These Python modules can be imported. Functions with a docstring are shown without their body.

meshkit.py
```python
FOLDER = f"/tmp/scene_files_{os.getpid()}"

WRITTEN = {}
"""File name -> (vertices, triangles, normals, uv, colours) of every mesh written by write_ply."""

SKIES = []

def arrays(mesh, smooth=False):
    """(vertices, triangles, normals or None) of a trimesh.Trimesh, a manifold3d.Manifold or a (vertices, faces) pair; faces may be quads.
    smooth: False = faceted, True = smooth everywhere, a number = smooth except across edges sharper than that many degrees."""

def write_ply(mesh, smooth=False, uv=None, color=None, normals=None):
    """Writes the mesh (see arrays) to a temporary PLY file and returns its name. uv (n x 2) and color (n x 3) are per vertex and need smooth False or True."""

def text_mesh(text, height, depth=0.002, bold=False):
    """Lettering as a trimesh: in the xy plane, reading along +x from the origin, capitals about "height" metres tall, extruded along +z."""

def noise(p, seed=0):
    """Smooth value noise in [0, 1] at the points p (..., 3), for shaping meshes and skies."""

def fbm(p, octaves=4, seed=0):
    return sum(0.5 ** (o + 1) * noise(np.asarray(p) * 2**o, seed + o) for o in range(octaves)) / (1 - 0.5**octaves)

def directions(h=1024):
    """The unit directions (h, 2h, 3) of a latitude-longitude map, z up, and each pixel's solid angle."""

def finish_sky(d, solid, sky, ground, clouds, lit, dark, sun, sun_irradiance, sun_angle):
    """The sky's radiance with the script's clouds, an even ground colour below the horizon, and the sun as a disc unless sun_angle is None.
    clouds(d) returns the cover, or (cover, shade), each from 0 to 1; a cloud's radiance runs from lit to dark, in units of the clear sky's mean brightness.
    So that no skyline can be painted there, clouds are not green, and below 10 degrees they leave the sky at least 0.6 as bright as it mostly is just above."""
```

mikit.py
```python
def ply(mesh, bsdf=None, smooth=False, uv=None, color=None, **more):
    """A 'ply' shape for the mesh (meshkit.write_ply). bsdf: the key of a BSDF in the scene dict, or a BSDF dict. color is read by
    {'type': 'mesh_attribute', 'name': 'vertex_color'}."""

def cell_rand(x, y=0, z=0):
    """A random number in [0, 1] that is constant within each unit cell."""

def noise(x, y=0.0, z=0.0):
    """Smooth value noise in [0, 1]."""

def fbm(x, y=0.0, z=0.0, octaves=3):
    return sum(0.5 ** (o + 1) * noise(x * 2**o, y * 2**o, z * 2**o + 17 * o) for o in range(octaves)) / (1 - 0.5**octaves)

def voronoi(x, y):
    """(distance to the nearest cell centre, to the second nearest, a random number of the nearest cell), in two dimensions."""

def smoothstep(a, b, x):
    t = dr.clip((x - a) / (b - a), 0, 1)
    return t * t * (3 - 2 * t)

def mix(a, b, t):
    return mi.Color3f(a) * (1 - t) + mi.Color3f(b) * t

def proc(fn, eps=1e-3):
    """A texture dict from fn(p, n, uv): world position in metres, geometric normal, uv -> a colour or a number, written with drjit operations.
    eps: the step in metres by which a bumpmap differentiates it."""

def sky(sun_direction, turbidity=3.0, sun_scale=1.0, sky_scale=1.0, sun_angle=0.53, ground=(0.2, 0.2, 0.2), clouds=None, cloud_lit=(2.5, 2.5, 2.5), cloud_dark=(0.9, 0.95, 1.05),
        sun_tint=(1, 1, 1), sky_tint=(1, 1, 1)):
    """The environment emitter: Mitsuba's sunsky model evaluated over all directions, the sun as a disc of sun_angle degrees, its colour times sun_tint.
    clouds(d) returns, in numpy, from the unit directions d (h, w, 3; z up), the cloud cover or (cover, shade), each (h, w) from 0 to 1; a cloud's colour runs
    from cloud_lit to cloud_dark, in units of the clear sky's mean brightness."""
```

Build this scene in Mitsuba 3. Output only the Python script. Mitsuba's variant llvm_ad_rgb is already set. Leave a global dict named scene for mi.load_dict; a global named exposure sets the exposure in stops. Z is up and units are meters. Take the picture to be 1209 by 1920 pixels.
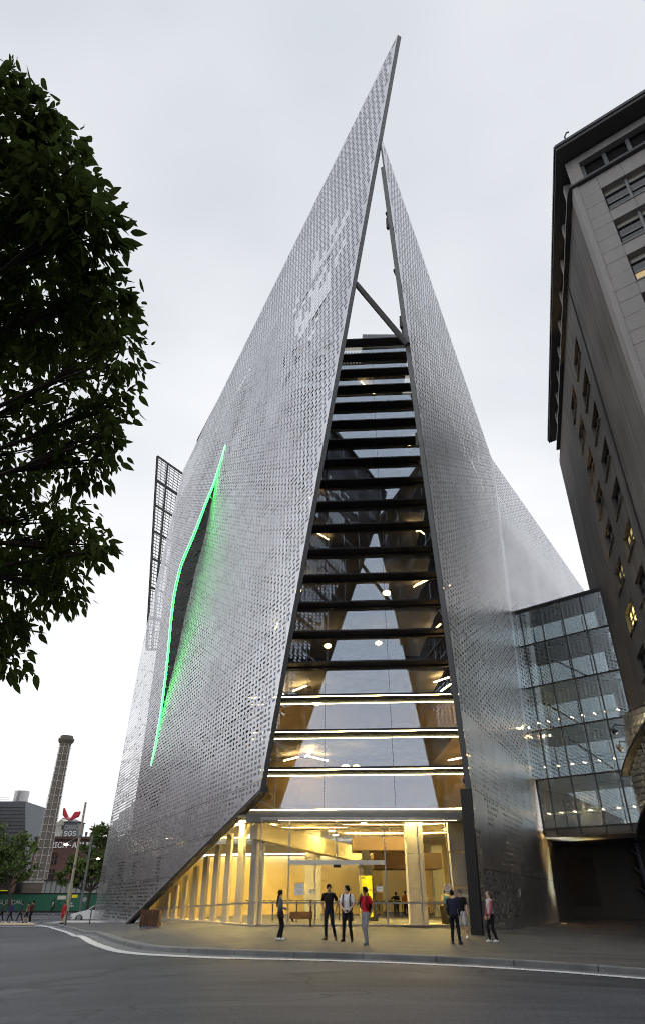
import math, random
import numpy as np
import trimesh
import manifold3d as m3
import mitsuba as mi
import drjit as dr
import mikit, meshkit
from mikit import noise, fbm, cell_rand, smoothstep, mix

T = mi.ScalarTransform4f
scene = {'type': 'scene'}
labels = {}

# ------------------------------------------------------------------ camera, sky, exposure
PITCH = math.radians(31.3)
scene['camera'] = {
    'type': 'perspective', 'fov_axis': 'x', 'fov': 2 * math.degrees(math.atan(604.5 / 1200.0)),
    'near_clip': 0.05, 'far_clip': 3000.0,
    'to_world': T().look_at(origin=[0, 0, 1.5], target=[0, math.cos(PITCH), 1.5 + math.sin(PITCH)], up=[0, 0, 1])}


def cloud_cover(d):
    z = np.clip(d[..., 2], 0.02, 1)
    p = np.stack([d[..., 0] / (z + .35), d[..., 1] / (z + .35), z * 0 + 3.1], -1)
    a = meshkit.fbm(p * 1.7, 4, 5)
    b = meshkit.fbm(p * np.array([3.2, 5.5, 1]) + 9.0, 4, 11)
    el = np.arcsin(z)
    shade = .05 + .62 * np.clip(el / 1.25, 0, 1) ** .9 + .66 * (a - .5) + .40 * (b - .5)
    return np.ones_like(z), np.clip(shade, 0, 1)


scene['sky'] = mikit.sky((-0.75, -0.25, 0.55), turbidity=4, sun_scale=0.02, sky_scale=1.0, sun_angle=30,
                         ground=(.09, .09, .09), clouds=cloud_cover,
                         cloud_lit=(2.95, 2.95, 2.98), cloud_dark=(1.12, 1.26, 1.45))
exposure = 2.15

# ------------------------------------------------------------------ materials
def rgb(*c): return {'type': 'rgb', 'value': list(c)}


def two(b): return {'type': 'twosided', 'bsdf': b}


def diffuse(*c): return two({'type': 'diffuse', 'reflectance': rgb(*c)})


def princ(c, rough=.5, metal=0., spec=.5, **k):
    return two({'type': 'principled', 'base_color': c if isinstance(c, dict) else rgb(*c), 'roughness': rough, 'metallic': metal, 'specular': spec, **k})


def asphalt(p, n, uv):
    g = noise(p.x * 38, p.y * 38)
    big = fbm(p.x * .22, p.y * .35, 0.0, 4)
    streak = fbm(p.x * .5 + 3, p.y * 2.4, 1.0, 3)
    w = fbm(p.x * .6, p.y * .6, 4.0, 3) * 3.0
    crack = dr.abs(noise(p.x * .16 + w * .22, p.y * .3 + w * .3, 8.) - .5)
    crack = smoothstep(.0, .012, crack)
    patch = smoothstep(.50, .53, noise(p.x * .09 + 4.2, p.y * .14 + .3, 2.))
    v = (.045 + .028 * (g - .5) + .042 * (big - .42) + .03 * (streak - .5)) * (.5 + .5 * crack) * (.76 + .34 * patch)
    v = dr.maximum(v, .012)
    return mi.Color3f(v * .95, v * 1.0, v * 1.22)


def paving(p, n, uv):
    g = noise(p.x * 45, p.y * 45)
    big = fbm(p.x * .35, p.y * .5, 2.0, 4)
    streak = fbm(p.x * .35, p.y * 3.2, 6.0, 3)
    spots = smoothstep(.76, .8, noise(p.x * 5.1, p.y * 5.1, 3.))
    v = .085 + .03 * (g - .5) + .05 * (big - .5) + .05 * (streak - .5) - .02 * spots
    v = dr.maximum(v, .02)
    return mi.Color3f(v * .9, v * .86, v * .82)


def concrete(p, n, uv):
    c = fbm(p.x * .9, p.y * .9, p.z * .5, 4)
    s = fbm(p.x * 6, p.y * 6, p.z * .7, 3)
    pin = smoothstep(.8, .86, noise(p.x * 16, p.y * 16, p.z * 16))
    v = .34 + .13 * (c - .5) + .1 * (s - .5) - .06 * pin
    return mi.Color3f(v, v * .97, v * .91)


def stone(p, n, uv):
    t = p.x * .789 - p.y * .614 + p.x * .2756 + p.y * .961
    g = noise(p.x * 30, p.y * 30, p.z * 30)
    s = fbm(t * 2.2, p.z * .12, 1., 4)
    b = fbm(p.x * .35, p.y * .35, p.z * .3, 3)
    v = .27 + .05 * (g - .5) + .1 * (s - .5) + .06 * (b - .5)
    return mi.Color3f(v * 1.03, v, v * .97)


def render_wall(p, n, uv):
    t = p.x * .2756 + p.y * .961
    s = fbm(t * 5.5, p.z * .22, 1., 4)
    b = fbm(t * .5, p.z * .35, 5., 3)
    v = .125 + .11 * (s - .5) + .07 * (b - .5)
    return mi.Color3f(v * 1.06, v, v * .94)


def granite(p, n, uv):
    g = noise(p.x * 60, p.y * 60, p.z * 60)
    b = fbm(p.x * 1.3, p.y * 1.3, p.z * 3, 3)
    st = fbm(p.x * 2.2, p.y * 2.2, 5., 3)
    v = dr.maximum(.145 + .05 * (g - .5) + .1 * (b - .5) + .1 * (st - .5), .03)
    return mi.Color3f(v * .97, v, v * 1.03)


def screen_outer(p, n, uv):
    c = cell_rand(dr.floor(uv.x / 2.85), dr.floor(uv.y / 2.0), 3)
    s = fbm(uv.x * .6, uv.y * .1, 3., 3)
    v = .66 + .10 * (c - .5) + .10 * (s - .5)
    return mi.Color3f(v * 1.0, v * 1.01, v * 1.07)


def leafcol(p, n, uv):
    a = noise(p.x * 7, p.y * 7, p.z * 7)
    b = noise(p.x * .8, p.y * .8, p.z * .8)
    return mix(mi.Color3f(.03, .05, .016), mi.Color3f(.12, .17, .045), .45 * a + .55 * b)


def treecol(p, n, uv):
    a = noise(p.x * 2.2, p.y * 2.2, p.z * 2.2)
    b = noise(p.x * .5, p.y * .5, p.z * .5)
    return mix(mi.Color3f(.045, .075, .02), mi.Color3f(.14, .2, .05), .4 * a + .6 * b)


def brickcol(p, n, uv):
    a = noise(p.x * 3, p.y * 3, p.z * 9)
    b = fbm(p.x * .2, p.y * .2, p.z * .2, 3)
    return mix(mi.Color3f(.10, .052, .045), mi.Color3f(.2, .11, .09), .5 * a + .5 * b)


def chimcol(p, n, uv):
    a = noise(p.x * 2.5, p.y * 2.5, p.z * 12)
    b = fbm(p.x * .4, p.y * .4, p.z * .5, 3)
    return mix(mi.Color3f(.10, .085, .07), mi.Color3f(.24, .205, .17), .45 * a + .55 * b)


def timber(p, n, uv):
    a = fbm(p.x * 3, p.y * 3, p.z * .5, 3)
    return mix(mi.Color3f(.42, .29, .15), mi.Color3f(.58, .43, .25), a)


def rust(p, n, uv):
    a = fbm(p.x * 2, p.y * 2, p.z * 3, 4)
    return mix(mi.Color3f(.035, .02, .014), mi.Color3f(.13, .062, .036), a)


def dirtyglass_dark(p, n, uv):
    a = fbm(p.x * .3, p.y * .3, p.z * .3, 3)
    return mi.Color3f(.012 + .02 * a)


MATS = {
    'screen_metal': {'type': 'twosided',
                     'front': {'type': 'principled', 'base_color': mikit.proc(screen_outer), 'metallic': .95, 'roughness': .34, 'specular': .5},
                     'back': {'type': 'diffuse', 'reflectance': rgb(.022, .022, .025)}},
    'screen_backing': princ((.17, .17, .185), .5, .3),
    'dark_metal': princ((.022, .022, .024), .45),
    'black_edge': princ((.012, .012, .013), .4),
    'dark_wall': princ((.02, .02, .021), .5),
    'steel': princ((.45, .45, .45), .35, .9),
    'grey_metal': princ((.16, .17, .18), .45, .5),
    'frame_metal': princ((.05, .052, .058), .4, .3),
    'asphalt': princ(mikit.proc(asphalt), .62, 0, .35),
    'paving': princ(mikit.proc(paving), .6, 0, .35),
    'concrete': princ(mikit.proc(concrete), .8),
    'stone': princ(mikit.proc(stone), .85),
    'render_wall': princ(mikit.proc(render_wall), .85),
    'granite': princ(mikit.proc(granite), .7),
    'gutter': princ((.33, .34, .35), .7),
    'line_paint': princ((.5, .51, .52), .6),
    'white_paint': princ((.62, .62, .60), .6),
    'leaf': {'type': 'principledthin', 'base_color': mikit.proc(leafcol), 'roughness': .45, 'diff_trans': .7, 'spec_trans': 0.},
    'tree_leaf': two({'type': 'principled', 'base_color': mikit.proc(treecol), 'roughness': .6, 'specular': .3}),
    'bark': princ((.05, .042, .034), .9),
    'brick': princ(mikit.proc(brickcol), .9),
    'chimney_brick': princ(mikit.proc(chimcol), .9),
    'fin_stone': princ((.46, .40, .28), .7),
    'warm_wall': princ((.48, .35, .15), .8),
    'soffit': princ((.07, .07, .072), .7),
    'timber': princ(mikit.proc(timber), .45),
    'rust': princ(mikit.proc(rust), .6),
    'beige_wall': princ((.68, .53, .24), .7),
    'white_wall': princ((.7, .68, .62), .7),
    'brown_panel': princ((.12, .075, .045), .5),
    'lobby_floor': princ((.5, .42, .25), .3, 0, .5),
    'facade_glass': {'type': 'thindielectric', 'int_ior': 3.0, 'specular_reflectance': rgb(.72, .84, 1.), 'specular_transmittance': rgb(.62, .58, .48)},
    'clear_glass': {'type': 'thindielectric', 'int_ior': 1.25},
    'bridge_glass': {'type': 'thindielectric', 'int_ior': 4.2, 'specular_reflectance': rgb(.84, .97, 1.), 'specular_transmittance': rgb(.5, .64, .68)},
    'window_glass': princ(mikit.proc(dirtyglass_dark), .06, 0, .9),
    'green_board': princ((.02, .16, .085), .5),
    'green_dark': princ((.02, .09, .06), .5),
    'white': princ((.78, .78, .78), .5),
    'paper': princ((.8, .8, .78), .7),
    'yellow': princ((.85, .72, .02), .5),
    'black': princ((.012, .012, .012), .5),
    'red': princ((.55, .02, .035), .5),
    'pink': princ((.72, .3, .33), .5),
    'cream': princ((.55, .53, .45), .7),
    'cream_post': princ((.38, .34, .24), .5),
    'pale_concrete': princ((.4, .4, .39), .8),
    'car_paint': princ((.72, .73, .74), .22, 0, .5, clearcoat=1.),
    'tyre': princ((.015, .015, .015), .7),
    'slate': princ((.11, .125, .14), .55, .3),
    'scale_metal': princ((.6, .58, .52), .35, .7),
    'blue_panel': princ((.1, .12, .22), .5),
}
for k_, v_ in MATS.items():
    scene['bsdf_' + k_] = v_


def M(k): return 'bsdf_' + k


# ------------------------------------------------------------------ helpers
class MB:
    """collects faces of one mesh"""
    def __init__(self):
        self.v, self.f, self.uv, self.n = [], [], [], 0

    def add(self, v, f, uv=None):
        v = np.asarray(v, float); f = np.asarray(f, int)
        if f.shape[1] == 4: f = np.vstack([f[:, [0, 1, 2]], f[:, [0, 2, 3]]])
        self.v.append(v); self.f.append(f + self.n); self.n += len(v)
        self.uv.append(np.zeros((len(v), 2)) if uv is None else np.asarray(uv, float))
        return self

    def mesh(self, m):
        return self.add(m.vertices, m.faces)

    def quad(self, a, b, c, d): return self.add([a, b, c, d], [[0, 1, 2, 3]])

    def box(self, c, s, ax=None):
        c = np.asarray(c, float); hx, hy, hz = np.asarray(s, float) / 2
        X, Y, Z = ax if ax is not None else ((1, 0, 0), (0, 1, 0), (0, 0, 1))
        X, Y, Z = (np.asarray(q, float) for q in (X, Y, Z))
        v = [c + i * hx * X + j * hy * Y + k * hz * Z for i in (-1, 1) for j in (-1, 1) for k in (-1, 1)]
        f = [[0, 1, 3, 2], [4, 6, 7, 5], [0, 4, 5, 1], [2, 3, 7, 6], [0, 2, 6, 4], [1, 5, 7, 3]]
        if np.dot(np.cross(X, Y), Z) < 0: f = [q[::-1] for q in f]
        return self.add(v, f)

    def bar(self, p, q, w, h, up=(0, 0, 1)):
        p, q = np.asarray(p, float), np.asarray(q, float)
        L = np.linalg.norm(q - p); X = (q - p) / L
        Y = np.cross(up, X); Y /= np.linalg.norm(Y) + 1e-12
        return self.box((p + q) / 2, (L, w, h), (X, Y, np.cross(X, Y)))

    def tube(self, pts, r, n=8, cap=True):
        pts = np.asarray(pts, float); r = np.broadcast_to(r, (len(pts),))
        t = np.gradient(pts, axis=0); t /= np.linalg.norm(t, axis=1, keepdims=True) + 1e-12
        a = np.cross(t, np.linalg.svd(pts - pts.mean(0) + 1e-9)[2][2] if len(pts) < 60 else [0.01, 0.02, 1.]); a /= np.linalg.norm(a, axis=1, keepdims=True)
        b = np.cross(t, a); an = np.arange(n) * 2 * np.pi / n
        v = (pts[:, None] + r[:, None, None] * (np.cos(an)[None, :, None] * a[:, None] + np.sin(an)[None, :, None] * b[:, None])).reshape(-1, 3)
        f = []
        for i in range(len(pts) - 1):
            for j in range(n):
                f.append([i * n + j, i * n + (j + 1) % n, (i + 1) * n + (j + 1) % n, (i + 1) * n + j])
        self.add(v, f)
        if cap:
            for s, o in ((0, 1), (len(pts) - 1, -1)):
                self.add(np.vstack([v[s * n:(s + 1) * n], pts[s]]), [[(j + 1) % n, j, n] if o == 1 else [j, (j + 1) % n, n] for j in range(n)])
        return self

    def poly(self, poly, thick, origin, X, Y):
        """extrude a 2D polygon (list of points) by thick along -Z (Z = X x Y), front face at origin plane"""
        X, Y = np.asarray(X, float), np.asarray(Y, float); Z = np.cross(X, Y)
        cs = m3.CrossSection([np.asarray(poly, float)], m3.FillRule.NonZero) if not isinstance(poly, m3.CrossSection) else poly
        m = cs.extrude(thick).to_mesh()
        p = m.vert_properties[:, :3]
        v = np.asarray(origin) + p[:, :1] * X + p[:, 1:2] * Y + (p[:, 2:3] - thick) * Z
        return self.add(v, m.tri_verts)

    def tm(self): return trimesh.Trimesh(np.vstack(self.v), np.vstack(self.f), process=False)
    def UV(self): return np.vstack(self.uv)


def num(key):
    if key not in scene and key not in labels and not any(k.startswith(key + '__') for k in scene if isinstance(k, str)): return key
    i = 1
    while True:
        k = f'{key}_{i:03d}'
        if k not in scene and k not in labels and k not in HEADS: return k
        i += 1


HEADS = set()
COUNT = {}


def fresh(base):
    """fast numbering"""
    c = COUNT.get(base, -1) + 1
    COUNT[base] = c
    return base if c == 0 else f'{base}_{c:03d}'


def put(name, mesh, bsdf, parent=None, smooth=False, uv=None, **more):
    key = fresh((parent + '__' if parent else '') + name)
    if isinstance(mesh, MB): mesh = mesh.tm()
    scene[key] = mikit.ply(mesh, M(bsdf) if isinstance(bsdf, str) else bsdf, smooth=smooth, uv=uv, **more)
    return key


def thing(name, label, cat, group=None):
    key = fresh(name)
    tag(key, label, cat, group)
    return key


def tag(key, label=None, cat=None, group=None, kind=None):
    d = labels.setdefault(key, {})
    for k, v in (('label', label), ('category', cat), ('group', group), ('kind', kind)):
        if v: d[k] = v
    return key


def emit(c, s=1.): return {'emitter': {'type': 'area', 'radiance': rgb(*(x * s for x in c))}}


WARM = (1.0, .74, .24)
LED = (1.0, .75, .34)


def G(x, y):
    x = np.asarray(x, float); y = np.asarray(y, float)
    far = .012 * np.maximum(0, np.minimum(y, 140) - 82)
    return .018 * np.clip(y - 24, 0, 40) - np.where(x < 0, .0038, .002) * np.minimum(np.abs(x), 17) ** 2 + far


def Gf(x, y): return float(G(x, y))


# ------------------------------------------------------------------ ground, road, path, kerb
def sheet(xs, ys, dz):
    X, Y = np.meshgrid(xs, ys, indexing='ij')
    v = np.stack([X, Y, G(X, Y) + dz], -1).reshape(-1, 3)
    nx, ny = len(xs), len(ys)
    i, j = np.meshgrid(np.arange(nx - 1), np.arange(ny - 1), indexing='ij'); a = (i * ny + j).ravel()
    return v, np.stack([a, a + ny, a + ny + 1, a + 1], 1)


xs = np.concatenate([[-900, -400, -200, -120, -80, -60], np.arange(-45, 46, 1.0), [60, 80, 120, 200, 400, 900]])
ys = np.concatenate([[-300, -120, -60, -30], np.arange(-15, 84, 1.0), [84, 90, 100, 115, 130, 140, 160, 220, 400, 1200]])
v, f = sheet(xs, ys, 0)
tag(put('road', MB().add(v, f), 'asphalt', smooth=True), 'dark grey asphalt road with faint patches and cracks', 'road', kind='structure')

KERB = np.array([(46, -14), (30, 2), (20, 10.6), (13.5, 15.6), (10.6, 18.2), (8.14, 19.81), (6.4, 20.92), (4.46, 21.92), (2.31, 22.8), (.89, 23.3), (-1.2, 24.1),
                 (-2.8, 24.95), (-4.25, 26.1), (-5.5, 27.3), (-6.7, 29.0), (-8.3, 32.4), (-10.2, 37.0), (-12.6, 43.5), (-15.0, 50.0), (-17.6, 55.8), (-21, 62), (-23.8, 66.8), (-25.8, 69.8)])
ts = np.concatenate([[0], np.cumsum(np.linalg.norm(np.diff(KERB, axis=0), axis=1))])
from scipy.interpolate import PchipInterpolator
kx, ky = PchipInterpolator(ts, KERB[:, 0]), PchipInterpolator(ts, KERB[:, 1])


def kerb_at(t):
    p = np.array([kx(t), ky(t)]); d = np.array([kx(t + .05) - kx(t - .05), ky(t + .05) - ky(t - .05)]); d /= np.linalg.norm(d)
    return p, np.array([d[1], -d[0]]) if False else np.array([-d[1], d[0]])   # normal, pointing to the road on the left of travel (right-to-left)


TL = ts[-1] - .1


def ribbon(o0, o1, dz0, dz1, t0, t1, n):
    """strip along the kerb between offsets o0, o1 (positive = towards the road)"""
    vv, ff = [], []
    for i, t in enumerate(np.linspace(t0, t1, n)):
        p, m = kerb_at(t)
        for o, dz in ((o0, dz0), (o1, dz1)):
            q = p + m * o; vv.append((q[0], q[1], Gf(*q) + dz))
        if i: ff.append([2 * i - 2, 2 * i - 1, 2 * i + 1, 2 * i])
    return vv, ff


# sign check: road side must be nearer to the camera
p_, m_ = kerb_at(ts[9])
SGN = 1 if m_[1] < 0 else -1
vv, ff = ribbon(SGN * .02, SGN * .55, .012, .006, 0, TL, 160)
tag(put('gutter', MB().add(vv, ff), 'granite'), 'grey concrete gutter along the kerb', 'gutter', kind='structure')
vv, ff = ribbon(SGN * .6, SGN * .98, .014, .010, 0, TL, 160)
tag(put('road_edge_line', MB().add(vv, ff), 'line_paint'), 'pale edge strip painted along the gutter', 'road marking', kind='structure')
tag('kerb', 'grey granite kerb curving round the corner of the footpath', 'kerb', kind='structure')
rk = random.Random(4)
t = 8.0
while t < TL - 2.3:
    L = 2.2
    mbk = MB(); a, c = t + .012, t + L - .012
    rows = []
    for tt in np.linspace(a, c, 3):
        p, m = kerb_at(tt); m = m * SGN
        pts = []
        for o, z in ((-.32, .06), (-.32, .156), (-.03, .153), (0.0, .135), (.02, -.05)):
            q = p + m * o; pts.append((q[0], q[1], Gf(*q) + z))
        rows.append(pts)
    vv = np.array(rows).reshape(-1, 3); ff = []
    for i in range(2):
        for j in range(4): ff.append([i * 5 + j, i * 5 + j + 1, (i + 1) * 5 + j + 1, (i + 1) * 5 + j])
    mbk.add(vv, ff); mbk.add(vv[:5], [[0, 1, 2], [0, 2, 3], [0, 3, 4]]); mbk.add(vv[10:], [[0, 2, 1], [0, 3, 2], [0, 4, 3]])
    put('stone', mbk, 'granite', 'kerb')
    t += L
# footpath: from the kerb back to and under the buildings
vv, ff = [], []
tt = np.linspace(0, TL, 150); NS = 40
for i, t in enumerate(tt):
    p, m = kerb_at(t); m = m * SGN
    a = p - m * .30
    b = np.array([60 - 70 * (t / TL), 76.0 if t / TL < .98 else 76.0])
    if p[1] > 60: b = np.array([max(a[0] + 8, -12), 76.0])
    for s in np.linspace(0, 1, NS) ** 1.6:
        q = a * (1 - s) + b * s; vv.append((q[0], q[1], Gf(*q) + .150))
    if i:
        for j in range(NS - 1): ff.append([(i - 1) * NS + j, i * NS + j, i * NS + j + 1, (i - 1) * NS + j + 1])
tag(put('footpath', MB().add(vv, ff), 'paving', smooth=True), 'dark grey brown footpath in front of the entrance', 'footpath', kind='structure')
# pale corner pavement and crossing island at the far left
mb = MB(); v, f = sheet(np.linspace(-25.5, -14, 12), np.linspace(70.0, 76.5, 6), .158); mb.add(v, f)
tag(put('pavement', mb, 'pale_concrete'), 'pale concrete pavement at the far street corner', 'pavement', kind='structure')
mb = MB(); v, f = sheet(np.linspace(-60, -26.4, 20), np.linspace(69.6, 71.2, 3), .1); mb.add(v, f)
v, f = sheet(np.linspace(-60, -26.4, 20), np.array([69.4, 69.6]), .0); v[1::2, 2] += .1; mb.add(v, f)
tag(put('traffic_island', mb, 'timber'), 'low brown kerbed strip where the pedestrians cross', 'traffic island', kind='structure')
for x0, x1, y0, y1, nm in ((-75, -20, 88, 88.35, 'lane_line'), (-75, -20, 96, 96.3, 'lane_line'), (-40, -19.5, 63.2, 63.7, 'lane_line')):
    mb = MB(); v, f = sheet(np.linspace(x0, x1, 24), np.array([y0, y1]), .02); mb.add(v, f)
    tag(put(nm, mb, 'gutter'), 'faint pale lane line across the far street', 'road marking', group='lane lines on the far street', kind='structure')

# ------------------------------------------------------------------ the faceted university building
BLD = thing('university_building', 'tall pointed building wrapped in two leaning silver perforated screens with a glass front', 'building')
LP_O = np.array([-3.24, 36.0, 6.48]); a_ = math.radians(-26)
LU = np.array([math.sin(a_), math.cos(a_), 0]); LN = np.array([-LU[1], LU[0], 0]); LW = np.array([0, 0, 1.])
RP_O = np.array([7.27, 33.7, 0.15]); a_ = math.radians(25); l_ = math.radians(2.2)
RU = np.array([math.sin(a_), math.cos(a_), 0]); rn0 = np.array([RU[1], -RU[0], 0])
RW = np.array([0, 0, 1]) * math.cos(l_) + rn0 * math.sin(l_); RN = rn0 * math.cos(l_) - np.array([0, 0, 1]) * math.sin(l_)
F_O = RP_O + 17.4 * RU; a_ = math.radians(32.6)
FU = np.array([math.sin(a_), math.cos(a_), 0]); FN0 = np.array([FU[1], -FU[0], 0]); FWD = np.array([0, 0, 1]) * math.cos(l_) + FN0 * math.sin(l_); FN = FN0 * math.cos(l_) - np.array([0, 0, 1]) * math.sin(l_)

# slit in the left screen: right lip (s, v) and outward bulge of the left lip
SLIT = np.array([(27.15, 5.13), (26.99, 10.23), (24.65, 12.6), (21.98, 17.89), (18.77, 21.97), (16.17, 25.75), (13.28, 31.47)])
SLIT = np.array([(27.66, 5.3), (25.9, 8.94), (24.99, 10.83), (23.13, 13.66), (22.19, 15.37), (21.54, 17.1), (20.14, 19.58), (19.26, 21.43), (18.26, 22.46), (17.04, 24.32), (16.27, 26.64), (15.2, 28.81), (13.32, 31.62)])
SLIT_AMP = np.array([0., .14, .32, .76, 1.03, 1.25, 1.5, 1.46, 1.29, .95, .55, .15, 0.])
SV = np.linspace(SLIT[0, 1], SLIT[-1, 1], 60); SS = PchipInterpolator(SLIT[:, 1], SLIT[:, 0])(SV)


SAMP = PchipInterpolator(SLIT[:, 1], SLIT_AMP)


def slit_s(v): return np.interp(v, SV, SS)


def left_edge_s(v):     # near (right) edge of the left screen
    return np.where(v >= 0, -.4290 * v, -4.452 * v)


def left_far_s(v):      # far end
    return np.interp(v, [-7, 1.3, 10, 21.5, 31, 40.4, 44], [46.0, 44.6, 43.2, 40.9, 36.6, 31.7, 30.0])


def left_pos(s, v, out=0.):
    s = np.asarray(s, float); v = np.asarray(v, float)
    ds = s - slit_s(v)
    amp = SAMP(np.clip(v, SV[0], SV[-1]))
    b = np.where(ds > 0, amp * np.exp(-np.maximum(ds, 0) / 5.0) * 1.0, 0)
    return LP_O + s[..., None] * LU + v[..., None] * LW + (b + out)[..., None] * LN


def right_edge_s(v): return np.where(v <= 5.87, -.8 - .032 * v, -.99 - .3015 * (v - 5.87))
def right_pos(s, v, out=0.): return RP_O + np.asarray(s)[..., None] * RU + np.asarray(v)[..., None] * RW + np.broadcast_to(out, np.shape(s))[..., None] * RN
def far_pos(s, v, out=0.): return F_O + np.asarray(s)[..., None] * FU + np.asarray(v)[..., None] * FWD + np.broadcast_to(out, np.shape(s))[..., None] * FN


def vn(s, v, k, seed): return float(meshkit.fbm(np.array([s * k, v * k * 1.6, seed * 3.7]), 3, seed))


def make_cells(s0, s1, v0, v1, cw, ch, kind_fn, rng, inside):
    """cells of one panel: list of (cell rect, hole rect or None, kind)"""
    out = []
    nx = max(1, round((s1 - s0) / cw)); ny = max(1, round((v1 - v0) / ch))
    dx, dy = (s1 - s0) / nx, (v1 - v0) / ny
    for j in range(ny):
        for i in range(nx):
            a, b = s0 + i * dx, v0 + j * dy
            k = kind_fn(a + dx / 2, b + dy / 2)
            gi = int(math.floor((a + 500.01) / dx)); gj = int(math.floor((b + 500.01) / dy))
            if (gi + gj) % 2:
                w, h = (.38 * dx, .70 * dy)
            else:
                w, h = (.72 * dx, .47 * dy)
            if rng.random() < .13: w, h = (.84 * dx, .5 * dy)
            if k == 3: w, h, k = .78 * dx, .62 * dy, 0
            out.append((a, b, dx, dy, w, h, k))
    return out


FLIP = [False]


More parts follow.
